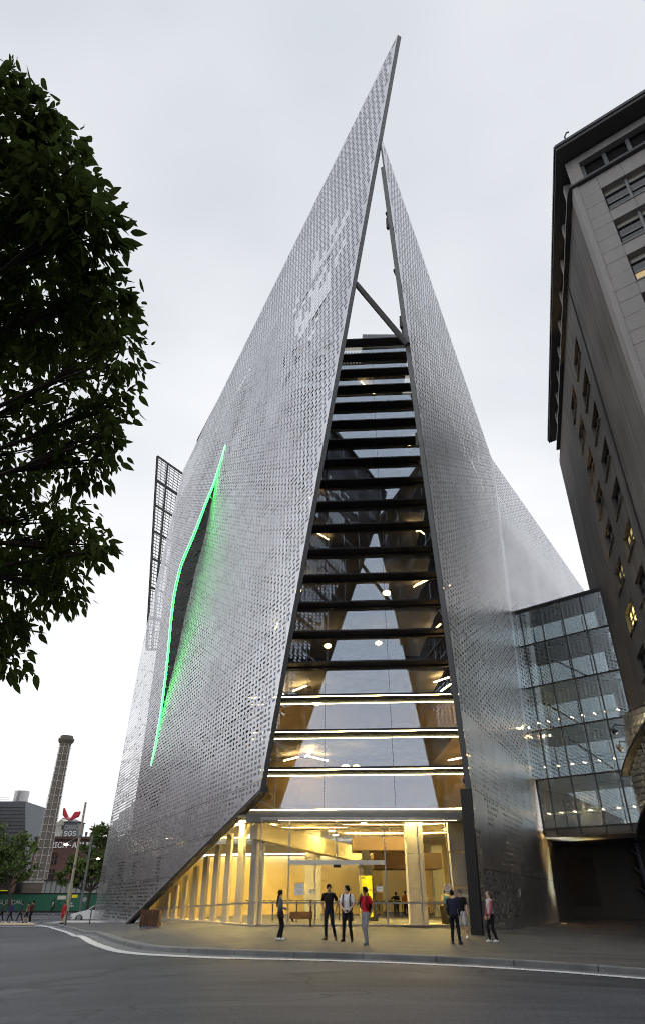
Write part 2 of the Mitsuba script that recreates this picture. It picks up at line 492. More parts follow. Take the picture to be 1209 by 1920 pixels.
def build_panel(cells, pos, clip, depth=.014, walls=True):
    """arrays for a panel sheet with punched holes, and the blind floors behind some holes"""
    V, F, UV = [], [], []; BV, BF = [], []; n = 0; bn = 0
    P2 = []
    for (a, b, dx, dy, w, h, k) in cells:
        c = clip(a, b, dx, dy)
        if c == 0: continue
        if k == 9:
            V += [(p[0], p[1], 0) for p in w]; F += [(n, n + 1, n + 2), (n, n + 2, n + 3)]; n += 4
            continue
        if c == 1:      # cut by the edge of the screen: clipped solid cell
            poly = clip.poly(a, b, dx, dy)
            if poly is None: continue
            m = len(poly)
            V += [(p[0], p[1], 0) for p in poly]; F += [(n, n + i, n + i + 1) for i in range(1, m - 1)]; n += m
            continue
        if k == 2:
            V += [(a, b, 0), (a + dx, b, 0), (a + dx, b + dy, 0), (a, b + dy, 0)]; F += [(n, n + 1, n + 2), (n, n + 2, n + 3)]; n += 4
            continue
        x0, x1, y0, y1 = a + (dx - w) / 2, a + (dx + w) / 2, b + (dy - h) / 2, b + (dy + h) / 2
        V += [(a, b, 0), (a + dx, b, 0), (a + dx, b + dy, 0), (a, b + dy, 0), (x0, y0, 0), (x1, y0, 0), (x1, y1, 0), (x0, y1, 0)]
        for i in range(4):
            j = (i + 1) % 4; F += [(n + i, n + j, n + 4 + j), (n + i, n + 4 + j, n + 4 + i)]
        if walls:
            V += [(x0, y0, -depth), (x1, y0, -depth), (x1, y1, -depth), (x0, y1, -depth)]
            for i in range(4):
                j = (i + 1) % 4; F += [(n + 4 + i, n + 4 + j, n + 8 + j), (n + 4 + i, n + 8 + j, n + 8 + i)]
            n += 12
        else: n += 8
        if k == 1:
            BV += [(x0, y0, -.010), (x1, y0, -.010), (x1, y1, -.010), (x0, y1, -.010)]; BF += [(bn, bn + 1, bn + 2), (bn, bn + 2, bn + 3)]; bn += 4
    if not V: return None
    V = np.array(V, float); uv = V[:, :2].copy()
    F = np.array(F); F = F[:, ::-1] if FLIP[0] else F
    A = (pos(V[:, 0], V[:, 1], V[:, 2]), F, uv)
    B = None
    if BV:
        BV = np.array(BV, float); B = (pos(BV[:, 0], BV[:, 1], BV[:, 2]), np.array(BF))
    return A, B


def cut_half(poly, p, d):
    """keeps the part of the polygon on the left of the line p + t d"""
    out = []
    for i in range(len(poly)):
        a, b = poly[i], poly[(i + 1) % len(poly)]
        fa = d[0] * (a[1] - p[1]) - d[1] * (a[0] - p[0]); fb = d[0] * (b[1] - p[1]) - d[1] * (b[0] - p[0])
        if fa >= 0: out.append(a)
        if fa * fb < 0:
            t = fa / (fa - fb); out.append((a[0] + t * (b[0] - a[0]), a[1] + t * (b[1] - a[1])))
    return out


class Clip:
    """convex-ish screen outline: cells wholly inside = 2, cut = 1, outside = 0"""
    def __init__(self, lines, extra=None): self.lines, self.extra = lines, extra
    def __call__(self, a, b, dx, dy):
        if self.extra and not self.extra(a + dx / 2, b + dy / 2): return 0
        st = 2
        for p, d, on in self.lines:
            if not on(b + dy / 2): continue
            s = [d[0] * (y - p[1]) - d[1] * (x - p[0]) for x in (a, a + dx) for y in (b, b + dy)]
            if max(s) <= 0: return 0
            if min(s) < 0: st = 1
        return st
    def poly(self, a, b, dx, dy):
        q = [(a, b), (a + dx, b), (a + dx, b + dy), (a, b + dy)]
        for p, d, on in self.lines:
            if on(b + dy / 2): q = cut_half(q, p, d)
            if len(q) < 3: return None
        return q


yes = lambda v: True
# left screen outline in (s, v); lines keep their left side
TOPL = 43.06
left_lines = [((0, 0), (18.48, -43.06), lambda v: v > -.13), ((29.56, -6.64), (-29.56, 6.64), lambda v: v < .13), ((0, TOPL), (-1, 0), yes)]
left_lines = [((0, 0), (18.48, -43.06), lambda v: v > -.13), ((0, 0), (29.56, -6.64), lambda v: v < .13), ((-18.5, 43.2), (-50.2, 3.1), yes)]
FE = [(-7.6, 46.1), (1.3, 44.6), (10, 43.2), (21.5, 40.9), (31, 36.6), (37, 33.4), (40.4, 31.2), (44, 28.5)]
for (va, sa), (vb, sb) in zip(FE[:-1], FE[1:]): left_lines.append(((sa, va), (sb - sa, vb - va), lambda v, va=va, vb=vb: va <= v < vb))


def left_kind(s, v):
    e = s - float(left_edge_s(np.array(v)))
    n1 = vn(s, v, .10, 1); n2 = vn(s, v, .3, 2)
    r = (math.sin(s * 127.1 + v * 311.7) * 43758.5453) % 1
    col = int(math.floor(s / 2.85))
    if v < -3.55:                                    # bottom band, coarse openings
        if s < 20 and vn(col, 0, .9, 7) < .42 and v > -4.6: return 1
        return 0 if r < .8 else (1 if r < .9 else 2)
    if v < .65:                                      # smooth dark band
        if v < -2.2 and col in (7, 10) and (s / 2.85 - col) < .5: return 0
        if v < -1.8 and s > 33 and n2 > .5: return 0
        if e < 8 and v > -2 and 2 < s < 9 and r > .9 and n2 > .52: return 0
        return 1 if n1 > .50 and r < .8 else 2
    if e < 2.4 + 2.0 * (vn(col, round(v), .37, 6) - .4) - .03 * v: return 1            # blind strip by the edge
    if v < 2.2 + 3.4 * (vn(col, 0, .5, 9) - .4): return 1
    if v > 25:
        d = (v - 25) / 17
        qs, qv = math.floor(s / .71), math.floor((v + .3 * s) / .8)
        t = (qs * .71 + 5.0) * .9 + (v - 31.0)
        if -11.5 < s < -.6 and 27 < v < 35.6 and abs(t) < 4.6 and vn(qs * 1.7, qv * 1.1, .45, 13) > .53: return 3
        if s < 2.0: return 1
        if 8 < s < 13.5 and abs(v - 31.5 - (10.5 - s) * 1.5) < 1.0: return 3 if r > .4 else 1
        return 1 if n2 < .3 + .5 * d + .1 * math.sin(col * 1.7) else 0
    if s > 37 and v < 14 and vn(col * 1.3, v, .5, 15) > .5: return 3
    if s > 36: return 0 if r < .9 else 1
    return 0 if r < .95 else 1


def panel_grid(s_min, s_max, v_min, v_max, pw, ph, v_org, s_org=0.):
    i0, i1 = math.floor((s_min - s_org) / pw), math.ceil((s_max - s_org) / pw)
    j0, j1 = math.floor((v_min - v_org) / ph), math.ceil((v_max - v_org) / ph)
    for j in range(j0, j1):
        for i in range(i0, i1):
            yield s_org + i * pw, s_org + (i + 1) * pw, v_org + j * ph, v_org + (j + 1) * ph


def add_screen(name, label, panels, pos, clip, kind_fn, seed, limit, walls_fn, split=None, gap=.03):
    scr = fresh(BLD + '__' + name); tag(scr, label)
    rng = random.Random(seed); made = []; back = MB()
    for (s0, s1, v0, v1, cw, ch) in panels:
        for (a0, a1) in [(s0, s1)]:
            cells = make_cells(a0 + gap / 2, a1 - gap / 2, v0 + gap / 2, v1 - gap / 2, cw, ch, kind_fn, rng, None)
            r = build_panel(cells, pos, clip, walls=walls_fn((a0 + a1) / 2, (v0 + v1) / 2))
            if r is None: continue
            A, B = r
            sets = [np.ones(len(A[1]), bool)]
            if split is not None:
                m_ = split(A[2][A[1]].mean(1)); sets = [m_, ~m_]
            for m_ in sets:
                if not m_.any(): continue
                ix, inv = np.unique(A[1][m_], return_inverse=True); P_ = (A[0][ix], inv.reshape(-1, 3), A[2][ix])
                made.append((np.linalg.norm(P_[0].mean(0) - np.array([0, 0, 1.5])), P_))
            if B: back.add(*B)
    made.sort(key=lambda q: q[0])
    for d, A in made[:limit]:
        put('panel', trimesh.Trimesh(A[0], A[1], process=False), 'screen_metal', scr, uv=A[2])
    rest = MB()
    for d, A in made[limit:]: rest.add(A[0], A[1], A[2])
    if rest.n:
        k = put('panel_field', rest, 'screen_metal', scr, uv=rest.UV()); tag(k, kind='stuff')
    if back.n:
        k = put('perforation_backing', back, 'screen_backing', scr); tag(k, kind='stuff')
    return scr


# panels of the left screen
PL = []
for (s0, s1, v0, v1) in panel_grid(-19, 47, -7.6, .4, 2.85, 2.0, .4): PL.append((s0, s1, v0, v1, .57, .25))
for (s0, s1, v0, v1) in panel_grid(-19, 47, .4, 44.0, 2.85, 4.0, .4): PL.append((s0, s1, v0, v1, .57, .286 if v0 < 16 else .333))


class LeftClip(Clip):
    def __call__(self, a, b, dx, dy):
        return Clip.__call__(self, a, b, dx, dy)


def left_split(c):
    """panels cut by the slit come apart into two"""
    return (c[:, 0] > slit_s(c[:, 1])) & (c[:, 1] > SV[0]) & (c[:, 1] < SV[-1])


def left_pos3(s, v, o): return left_pos(s, v, o)


def add_left():
    """cells touching the slit line are split so that both lips stay clean"""
    global make_cells
    base = make_cells

    def cells_with_slit(s0, s1, v0, v1, cw, ch, kind_fn, rng, inside):
        out = []
        for (a, b, dx, dy, w, h, k) in base(s0, s1, v0, v1, cw, ch, kind_fn, rng, inside):
            y0, y1 = max(b, SV[0]), min(b + dy, SV[-1])
            if y1 > y0 and y1 - y0 > .5 * dy:
                c0, c1 = float(slit_s(np.array(b))), float(slit_s(np.array(b + dy)))
                lo_, hi_ = min(c0, c1), max(c0, c1)
                if lo_ < a + dx and hi_ > a:
                    R_ = [(a, b), (min(c0 - .006, a + dx), b), (min(c1 - .006, a + dx), b + dy), (a, b + dy)]
                    L_ = [(max(c0 + .006, a), b), (a + dx, b), (a + dx, b + dy), (max(c1 + .006, a), b + dy)]
                    for q in (R_, L_):
                        q = [(min(max(x, a), a + dx), y) for x, y in q]
                        if abs(q[1][0] - q[0][0]) + abs(q[2][0] - q[3][0]) > .03: out.append((a, b, dx, dy, q, None, 9))
                    continue
            out.append((a, b, dx, dy, w, h, k))
        return out
    make_cells = cells_with_slit
    r = add_screen('screen', 'broad silver perforated screen cut by a glowing green slit', PL, left_pos3, LeftClip(left_lines), left_kind, 3, 160, lambda s, v: s < 22, left_split)
    make_cells = base
    return r


FLIP[0] = True
LS = add_left()
FLIP[0] = False


def right_kind(s, v):
    e = s - float(right_edge_s(np.array(v)))
    n1 = vn(s, v, .12, 21); n2 = vn(s, v, .35, 22); r = (math.sin(s * 91.7 + v * 213.3) * 43758.5453) % 1
    if v < 2.6:
        f = 1 - s / 9.0
        return 0 if r < .15 + 1.05 * f else (1 if r > .97 else 2)
    if v < 5.9 + .1 * s and v < 6.2:
        if e < 1.0 and v < 4.3: return 0
        if e < 6 and n2 > .5: return 1
        return 1 if n1 > .55 else 2
    if v < 7.2 + 6 * max(0, .75 - s / 14) + 3 * (n1 - .5): return 1 if n2 > .35 else 2
    if e < 1.7 + 1.2 * (n2 - .5): return 1
    if s < 6.5 and v > 16: return 1
    if v > 22 + .4 * s and n1 + .010 * (v - 22) > .42: return 1
    return 0 if r < .96 else 1


PR = []
for (s0, s1, v0, v1) in panel_grid(-12.6, 23.0, 0, 2.6, 2.85, 2.6, 0, -.85): PR.append((s0, s1, v0, v1, .475, .26))
for (s0, s1, v0, v1) in panel_grid(-12.6, 23.0, 2.6, 5.9, 2.85, 3.3, 2.6, -.85): PR.append((s0, s1, v0, v1, .475, .275))
for (s0, s1, v0, v1) in panel_grid(-12.6, 23.0, 5.9, 44, 2.85, 4.0, 5.9, -.85): PR.append((s0, s1, v0, v1, .57, .286 if v0 < 16 else .333))
right_lines = [((-.8, 0), (.19, -5.87), lambda v: v <= 5.87), ((-.99, 5.87), (11.1, -36.82), lambda v: v > 5.87),
               ((-12.09, 42.69), (-29.24, 5.59), yes), ((22.9, 0), (-.8, 8.0), lambda v: v < 20)]
right_lines[0] = ((-.8, 0), (.19, -5.87), lambda v: v <= 5.87)


def fold_s(v):      # where the right screen meets the far screen
    p = RP_O + v * RW
    return np.dot(F_O - p, FN) / np.dot(RU, FN)


right_lines.append(((fold_s(20.5), 20.5), (fold_s(37.5) - fold_s(20.5), 17.0), lambda v: v > 20.5))


class RightClip(Clip):
    def __call__(self, a, b, dx, dy):
        lim = np.interp(b, [0, 6.3, 20.5], [23, 21.9, 19.0]) if b < 20.5 else 99
        if a + dx / 2 > lim: return 0
        return Clip.__call__(self, a, b, dx, dy)


RS = add_screen('screen', 'narrower silver perforated screen leaning away beside the glass bridge', PR, right_pos, RightClip(right_lines), right_kind, 5, 110, lambda s, v: True)


def far_kind(s, v):
    n = vn(s, v, .12, 31); 
    return 0 if n > .44 and s < 9 and v < 27 + 3 * math.sin(s) else 1


PF = []
for (s0, s1, v0, v1) in panel_grid(-2.85, 44, 12, 37, 2.85, 4.0, 9.0): PF.append((s0, s1, v0, v1, .57, .333))
fq = [np.dot(RP_O + fold_s(v) * RU + v * RW - F_O, FU) for v in (12., 37.)]
far_lines = [((0, 37.2), (-44, 0.0), yes), ((fq[1], 37.), (fq[0] - fq[1], -25.), yes)]
FS = add_screen('screen', 'long silver screen receding behind the glass bridge', PF, far_pos, Clip(far_lines), far_kind, 6, 30, lambda s, v: False)

put('fold_trim', MB().tube([RP_O + fold_s(v) * RU + v * RW for v in (20.5, 28., 37.)], .025, 6), 'steel', FS)

# dark edge trims of the screens
def edge_strip(pts, wdir, thick, ndir, d=.28):
    mb = MB()
    for p, q in zip(pts[:-1], pts[1:]):
        X = (q - p) / np.linalg.norm(q - p)
        mb.box((p + q) / 2 - np.asarray(ndir) * d / 2, (np.linalg.norm(q - p) + .02, thick, d), (X, np.cross(ndir, X), ndir))
    return mb


le = [left_pos(np.array(float(left_edge_s(np.array(v)))), np.array(float(v)), -.02) for v in (0, 10, 22, 33, 43.06)]
lb = [left_pos(np.array(-4.452 * v), np.array(float(v)), -.02) for v in (0, -3, -6.64)]
put('edge_trim', edge_strip(le, None, .07, LN, .24), 'grey_metal', LS)
put('edge_trim', edge_strip(lb, None, .34, LN, .42), 'black_edge', LS)
re_ = [right_pos(np.array(float(right_edge_s(np.array(v)))), np.array(float(v)), -.02) for v in (0, 5.87)]
put('edge_trim', edge_strip(re_, None, .30, RN, .5), 'black_edge', RS)
re_ = [right_pos(np.array(float(right_edge_s(np.array(v)))), np.array(float(v)), -.02) for v in (5.87, 15, 25, 33, 40.3)]
put('edge_trim', edge_strip(re_, None, .08, RN, .26), 'grey_metal', RS)
re_ = [right_pos(np.array(float(right_edge_s(np.array(v)))), np.array(float(v)), -.02) for v in (40.3, 42.4)]
put('edge_trim', edge_strip(re_, None, .05, RN, .1), 'grey_metal', RS)
tpl = [left_pos(np.array(s), np.array(43.2 - .0618 * (s + 18.5)), -.02) for s in (-18.4, -8., 4., 16., 29.)]
put('edge_trim', edge_strip(tpl, None, .1, LN, .3), 'frame_metal', LS)
# small brackets behind the free edges
for v in (24.,):
    s = float(left_edge_s(np.array(v)))
    if False: put('bracket', MB().box(left_pos(np.array(s + .05), np.array(float(v)), -.32), (.2, .14, .5), (LU, LN, LW)), 'dark_metal', LS)
for v in (23, 30, 36.5):
    s = float(right_edge_s(np.array(v)))
    put('bracket', MB().box(right_pos(np.array(s + .1), np.array(float(v)), -.34), (.22, .16, .9), (RU, RN, RW)), 'dark_metal', RS)
# steel rails carrying the free ends of the screens (behind them)
for v in np.arange(2.4, 43, 4.0):
    s0 = float(left_edge_s(np.array(v))) + 1.2
    s1 = 5.0 if v < 38 else 28.
    if s1 - s0 > .5: put('rail', MB().bar(left_pos(np.array(s0), np.array(v), -.5), left_pos(np.array(s1), np.array(v), -.5), .12, .22), 'dark_metal', LS)
for v in np.arange(2.4, 40, 4.0):
    put('rail', MB().bar(right_pos(np.array(float(right_edge_s(np.array(v))) + 1.2), np.array(v), -.6), right_pos(np.array(4.5), np.array(v), -.6), .12, .22), 'dark_metal', RS)

mb = MB()
for v in np.linspace(9.5, 27.5, 9):
    s_ = float(slit_s(np.array(v)))
    mb.bar(LP_O + (s_ - .5) * LU + v * LW - .25 * LN, LP_O + (s_ + 2.6) * LU + (v + .2) * LW + .0 * LN, .1, .16)
    mb.bar(LP_O + (s_ - .5) * LU + v * LW - .3 * LN, LP_O + (s_ + 1.6) * LU + (v + 1.6) * LW - .1 * LN, .07, .1)
put('truss', mb, 'frame_metal', LS)

# green slit: glowing strip along the bulging lip, spill on the flat sheet
lip = [left_pos(np.array(float(slit_s(np.array(v))) + .03), np.array(float(v)), .04) for v in np.linspace(SV[0] + .05, SV[-1] - .05, 40)]
put('light_strip', MB().tube(lip, .024, 6), 'black', LS, **emit((.16, 1.0, .26), 1.3))
led = [left_pos(np.array(float(slit_s(np.array(v))) + .16), np.array(float(v)), .0) - LN * .10 for v in np.linspace(SV[0] + .7, SV[-1] - 1.2, 36)]
put('light_strip', MB().tube(led, .05, 6), 'black', LS, **emit((.04, 1.0, .10), 1.8))
tag(LS + '__light_strip', 'thin bright green light strip along the slit')

# dark body of the building behind the screens
def body_wall(mb, pts, z0, z1):
    for (x0, y0), (x1, y1) in zip(pts[:-1], pts[1:]):
        mb.quad((x0, y0, z0), (x1, y1, z0), (x1, y1, z1), (x0, y0, z1))


FA = math.radians(3.5); GU = np.array([math.cos(FA), -math.sin(FA), 0]); gl = math.radians(6.3)
GN0 = np.array([-math.sin(FA), -math.cos(FA), 0]); GW = np.array([0, 0, 1]) * math.cos(gl) - GN0 * math.sin(gl); GN = GN0 * math.cos(gl) + np.array([0, 0, 1]) * math.sin(gl)
G_O = np.array([-3.26, 38.3, 0.39])


def gp(a, b, o=0.): return G_O + a * GU + b * GW + o * GN


BB = [5.36 + 2.13 * k for k in range(20)]     # louvre levels on the glass front
pl = lambda s, o: (LP_O + s * LU + o * LN)[:2]
pr = lambda s, o: (RP_O + s * RU + o * RN)[:2]
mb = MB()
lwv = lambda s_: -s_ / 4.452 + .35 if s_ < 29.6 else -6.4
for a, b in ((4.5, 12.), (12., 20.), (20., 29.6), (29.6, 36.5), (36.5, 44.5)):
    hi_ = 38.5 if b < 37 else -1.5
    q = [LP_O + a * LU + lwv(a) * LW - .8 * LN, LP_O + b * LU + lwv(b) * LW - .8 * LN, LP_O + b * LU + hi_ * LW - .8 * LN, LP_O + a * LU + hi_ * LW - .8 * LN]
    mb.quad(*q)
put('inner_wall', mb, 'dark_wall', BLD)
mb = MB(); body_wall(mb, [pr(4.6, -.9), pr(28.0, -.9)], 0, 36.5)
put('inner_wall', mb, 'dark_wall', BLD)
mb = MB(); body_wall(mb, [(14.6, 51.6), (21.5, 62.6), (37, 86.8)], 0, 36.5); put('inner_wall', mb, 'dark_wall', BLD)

# glass front: panes, louvre beams, light strips
A0, A1 = -3.0, 12.6
cols = [A0, .6, 3.35, 7.2, 9.6, A1]
cols = [A0, 3.32, 7.25, A1]
rp = random.Random(8)
GF = fresh(BLD + '__glass_front'); tag(GF, 'dark reflective glass front with black louvre beams')


def x_limits(b):
    """the glass spans between the two screens"""
    p = gp(0, b)
    sl = (p[1] - LP_O[1]) / LU[1]; xl = LP_O[0] + sl * LU[0]
    v = (p[2] - RP_O[2]); sr = (p[1] - RP_O[1] - v * RW[1]) / RU[1]; xr = RP_O[0] + sr * RU[0] + v * RW[0]
    return (xl - G_O[0]) + .45, min((xr - G_O[0]) - .75, 11.7)


for k in range(20):
    b0, b1 = BB[k], (BB[k + 1] if k < 19 else BB[k] + 0.0)
    if k == 19: break
    l0, l1 = x_limits(b0)
    cc = [l0, 3.32 + .01 * k, 7.25 + .015 * k, l1]
    for i in range(3):
        t0_, t1_ = rp.uniform(-.0012, .0012), rp.uniform(-.0012, .0012); j = [0, t0_, t0_ + t1_, t1_]
        mb = MB().quad(gp(cc[i] + .012, b0 + .01, j[0]), gp(cc[i + 1] - .012, b0 + .01, j[1]), gp(cc[i + 1] - .012, b1 - .01, j[2]), gp(cc[i] + .012, b1 - .01, j[3]))
        put('pane', mb, 'facade_glass', GF)
for k in range(0, 20):
    l0, l1 = x_limits(BB[k])
    d = .62
    if k > 0:
        mb = MB().box(gp((l0 + l1) / 2, BB[k], d / 2 + .02), (l1 - l0, .11, d), (GU, GW, GN))
        mb.box(gp((l0 + l1) / 2, BB[k] + .0, -.12), (l1 - l0, .3, .2), (GU, GW, GN))
        put('louvre', mb, 'dark_metal', GF)
    else:
        mb = MB().box(gp((l0 + l1) / 2, BB[0] - .3, .0), (l1 - l0, .5, .5), (GU, GW, GN)); put('lintel', mb, 'grey_metal', GF)
    if k <= 3:
        off = -.09 if k else .02
        mb = MB().box(gp((l0 + l1) / 2, BB[k] + off, d - .03 if k else .28), (l1 - l0 - .1, .05, .05), (GU, GW, GN))
        put('light_strip', mb, 'black', GF, **emit(LED, 3.4))
mb = MB()
for k in range(19):
    for a in (3.32 + .01 * k, 7.25 + .015 * k): mb.box(gp(a, BB[k] + 1.065, -.03), (.03, 2.0, .05), (GU, GW, GN))
put('joint', mb, 'dark_metal', GF)

# floors and rooms behind the glass front
IN = fresh(BLD + '__interior')
for k in range(0, 20, 2):
    l0, l1 = x_limits(BB[k]); l1 -= .6; z = gp(0, BB[k])[2]; y = gp(0, BB[k])[1]
    mb = MB().box((G_O[0] + (l0 + l1) / 2, y + 5.3, z - .02), (l1 - l0 - .2, 10.0, .28)); put('floor_slab', mb, 'concrete', IN)
z0, z1 = gp(0, BB[0])[2], gp(0, BB[19])[2]
mb = MB(); body_wall(mb, [(-6.2, 46.5), (-1.5, 46.0), (4.0, 47.0), (10.5, 46.0)], z0, z0 + 7.9); put('back_wall', mb, 'warm_wall', IN)
mb = MB(); body_wall(mb, [(-8.5, 50.5), (12.5, 49.5)], z0 + 7.9, z1); put('back_wall', mb, 'dark_wall', IN)
rl = random.Random(12)
for k in range(0, 20, 2):
    z = gp(0, BB[k])[2] + 3.75; y0 = gp(0, BB[k])[1]
    nl = 5 if k < 4 else (3 if k < 10 else 1)
    for i in range(nl):
        x = rl.choice((rl.uniform(-3.2, -.8), rl.uniform(7.0, 9.6), rl.uniform(7.0, 9.8), rl.uniform(-1., 6.5))); y = y0 + rl.uniform(1.5, 5.5); a = rl.choice((.9, 2.2, 1.8)); L = rl.uniform(1.3, 2.4)
        dx, dy = math.cos(a) * L / 2, math.sin(a) * L / 2
        mb = MB().bar((x - dx, y - dy, z), (x + dx, y + dy, z), .1, .07)
        put('tube_light', mb, 'white', IN, **emit((1., .72, .34), 11.0 if k < 4 else 3.0))
    if k < 8:
        for i in range(2):
            x = rl.uniform(-2., 6.5); y = y0 + rl.uniform(1.5, 4.); r = rl.uniform(.22, .32)
            m = trimesh.creation.uv_sphere(r, count=[8, 12]); m.vertices *= (1, 1, .6); m.vertices += (x, y, z - 1.0)
            put('pendant_lamp', m, 'white', IN, smooth=True, **emit((1., .74, .36), 3.2))
# rooftop plant, brace tube
mb = MB().box((6.1, 46.0, 48.0), (4.4, 3.0, 1.9)); put('roof_plant', mb, 'grey_metal', BLD)
mb = MB()
for x in np.arange(-4, 4, .3): mb.box((x, 46.2, 47.0), (.2, .5, 1.9))
put('roof_louvre', mb, 'slate', BLD)
p0 = LP_O - 11.4 * LU + 26.9 * LW - .3 * LN; p1 = np.array([4.75, 25.8, 28.2])
put('brace_tube', MB().tube([p0, p1], .17, 12), 'dark_metal', BLD, smooth=40)
# rear lattice screen seen edge-on at the far left
mb = MB()
LQ = [np.array(q) for q in ((-26.1, 82., 61.7), (-21.6, 82., 58.2), (-21.6, 82., 30.), (-23.3, 82, 30.0))]
for t in np.linspace(0, 1, 8):
    mb.bar(LQ[0] * (1 - t) + LQ[3] * t, LQ[1] * (1 - t) + LQ[2] * t, .2, .3)
mb.bar(LQ[0], LQ[3], .3, .3, up=(0, 1, 0)); mb.bar((LQ[0] * .6 + LQ[1] * .4), (LQ[3] * .6 + LQ[2] * .4), .25, .25, up=(0, 1, 0))
k = put('rear_lattice_frame', mb, 'dark_metal', BLD)
mb = MB()
for t in np.linspace(0, 1, 60):
    mb.bar(LQ[0] * (1 - t) + LQ[3] * t, LQ[1] * (1 - t) + LQ[2] * t, .05, .1)
for u in np.linspace(0, 1, 7): mb.bar(LQ[0] * (1 - u) + LQ[1] * u, LQ[3] * (1 - u) + LQ[2] * u, .06, .08, up=(0, 1, 0))
tag(put('rear_lattice', mb, 'frame_metal', BLD), kind='stuff')

# ------------------------------------------------------------------ lobby
LB = fresh(BLD + '__lobby')
FZ = .42
LPOLY = [(-3.2, 38.36), (8.6, 37.7), (9.0, 38.3), (18.5, 60.), (-13.6, 60.)]
put('floor', MB().poly(LPOLY, .3, (0, 0, FZ), (1, 0, 0), (0, 1, 0)), 'lobby_floor', LB)
put('ceiling', MB().poly([(-4.6, 39.0), (8.4, 38.4), (9.2, 39.2), (17.5, 58.), (-12.5, 58.)], .2, (0, 0, 5.66), (1, 0, 0), (0, 1, 0)), 'cream', LB)
# curved warm back wall with cove light
arc = [(-13, 60), (-9.5, 56.5), (-6, 55.2), (-2, 54.6), (2.6, 54.4), (4.5, 56.0)]
ax_ = np.array(arc); tq = np.linspace(0, len(arc) - 1, 40)
ax_ = np.stack([PchipInterpolator(np.arange(len(arc)), ax_[:, i])(tq) for i in (0, 1)], 1)
mb = MB(); body_wall(mb, [tuple(q) for q in ax_], FZ, 4.35); put('curved_wall', mb, 'beige_wall', LB, smooth=True)
mb = MB().tube([(x, y - .15, 4.5) for x, y in ax_[8:]], .06, 6); put('cove_light', mb, 'white', LB, **emit((.8, .9, 1.0), 3.2))
mb = MB(); body_wall(mb, [(-13.9, 60.6), (12.5, 59.8), (13.2, 52)], .3, 5.6); put('rear_wall', mb, 'beige_wall', LB)
for (x, y, w, d, h) in ((-.6, 46.3, 1.0, 1.2, 5.4), (5.1, 40.4, .95, .9, 5.4), (-3.6, 40.6, .7, .7, 5.4), (3.0, 51., .9, .9, 5.), (6.4, 50., .8, .8, 5.), (8.3, 53, .8, .8, 5.)):
    mb = MB()
    for i in range(3): mb.box((x, y, FZ + (i + .5) * (h - FZ) / 3), (w, d, (h - FZ) / 3 - .015))
    put('column', mb, 'concrete', LB)
mb = MB()
for z in (.42, 2.1, 3.8):
    mb.box((8.0, 39.6, z + .82), (2.2, .3, 1.63), (np.array([.995, .1, 0]), np.array([-.1, .995, 0]), (0, 0, 1)))
put('concrete_wall', mb, 'concrete', LB)
# sloping soffit beam, dark balcony with rail, upper bridge
put('soffit_beam', MB().bar((-3.8, 39.6, 4.85), (4.6, 53.5, 3.95), .5, .9), 'fin_stone', LB)
put('balcony', MB().box((3.9, 45.5, 4.5), (4.0, 3.0, .75)).box((5.6, 49.5, 3.75), (4.5, 3.0, .9)), 'brown_panel', LB)
mb = MB()
for x in np.arange(2.0, 5.9, .3): mb.tube([(x, 44.05, 4.87), (x, 44.05, 5.4)], .015, 5)
mb.tube([(1.9, 44.05, 5.38), (5.9, 44.05, 5.38)], .025, 5); put('balcony_rail', mb, 'steel', LB)
put('dark_post', MB().bar((2.95, 44, FZ), (2.6, 44, 4.1), .45, .35, up=(0, 1, 0)), 'black', LB)
# ceiling lights
for (x, y) in ((-3., 43), (-1.8, 49), (-2.6, 46), (.6, 47), (.9, 50), (-5, 50), (-4.4, 52), (2.4, 41.5), (5.8, 43), (8, 46)):
    m = trimesh.creation.cylinder(.16, .03, sections=14); m.vertices += (x, y, 5.4)
    put('downlight', m, 'white', LB, **emit((1., .76, .36), 9.))
for (x, y, sx, sy, I) in ((-5.2, 42.6, 1.0, 1.0, 9.), (-4.6, 40.9, .8, .8, 9.), (-1, 44.5, 5.0, .35, 6.5), (4.5, 48.5, 6., .35, 6.5), (-7, 52., 4, .4, 6.5), (6.6, 42.2, 2.4, .3, 6.5), (-9.5, 53, 4, .5, 6.), (2.6, 39.7, 9.4, .22, 6.), (8.0, 41.6, 1.2, .8, 5.), (4.0, 42.6, 5.5, .3, 6.), (8.5, 48., 5., .4, 6.)):
    mb = MB().quad((x - sx / 2, y - sy / 2, 5.42), (x - sx / 2, y + sy / 2, 5.42), (x + sx / 2, y + sy / 2, 5.42), (x + sx / 2, y - sy / 2, 5.42))
    put('ceiling_light', mb, 'white', LB, **emit(WARM, I * 3.0))
# entrance glazing: panes between mullions, transom with sensor, sliding doors
EG = fresh(BLD + '__entrance'); tag(EG, 'glass entrance with sliding doors below the lit lintel')
xm = [-3.26, -1.75, .74, 3.25, 5.0, 6.5, 8.05]


def ep(x, z, o=0.): return np.array([x, 38.25 - math.tan(FA) * (x + 3.26) - o, z])


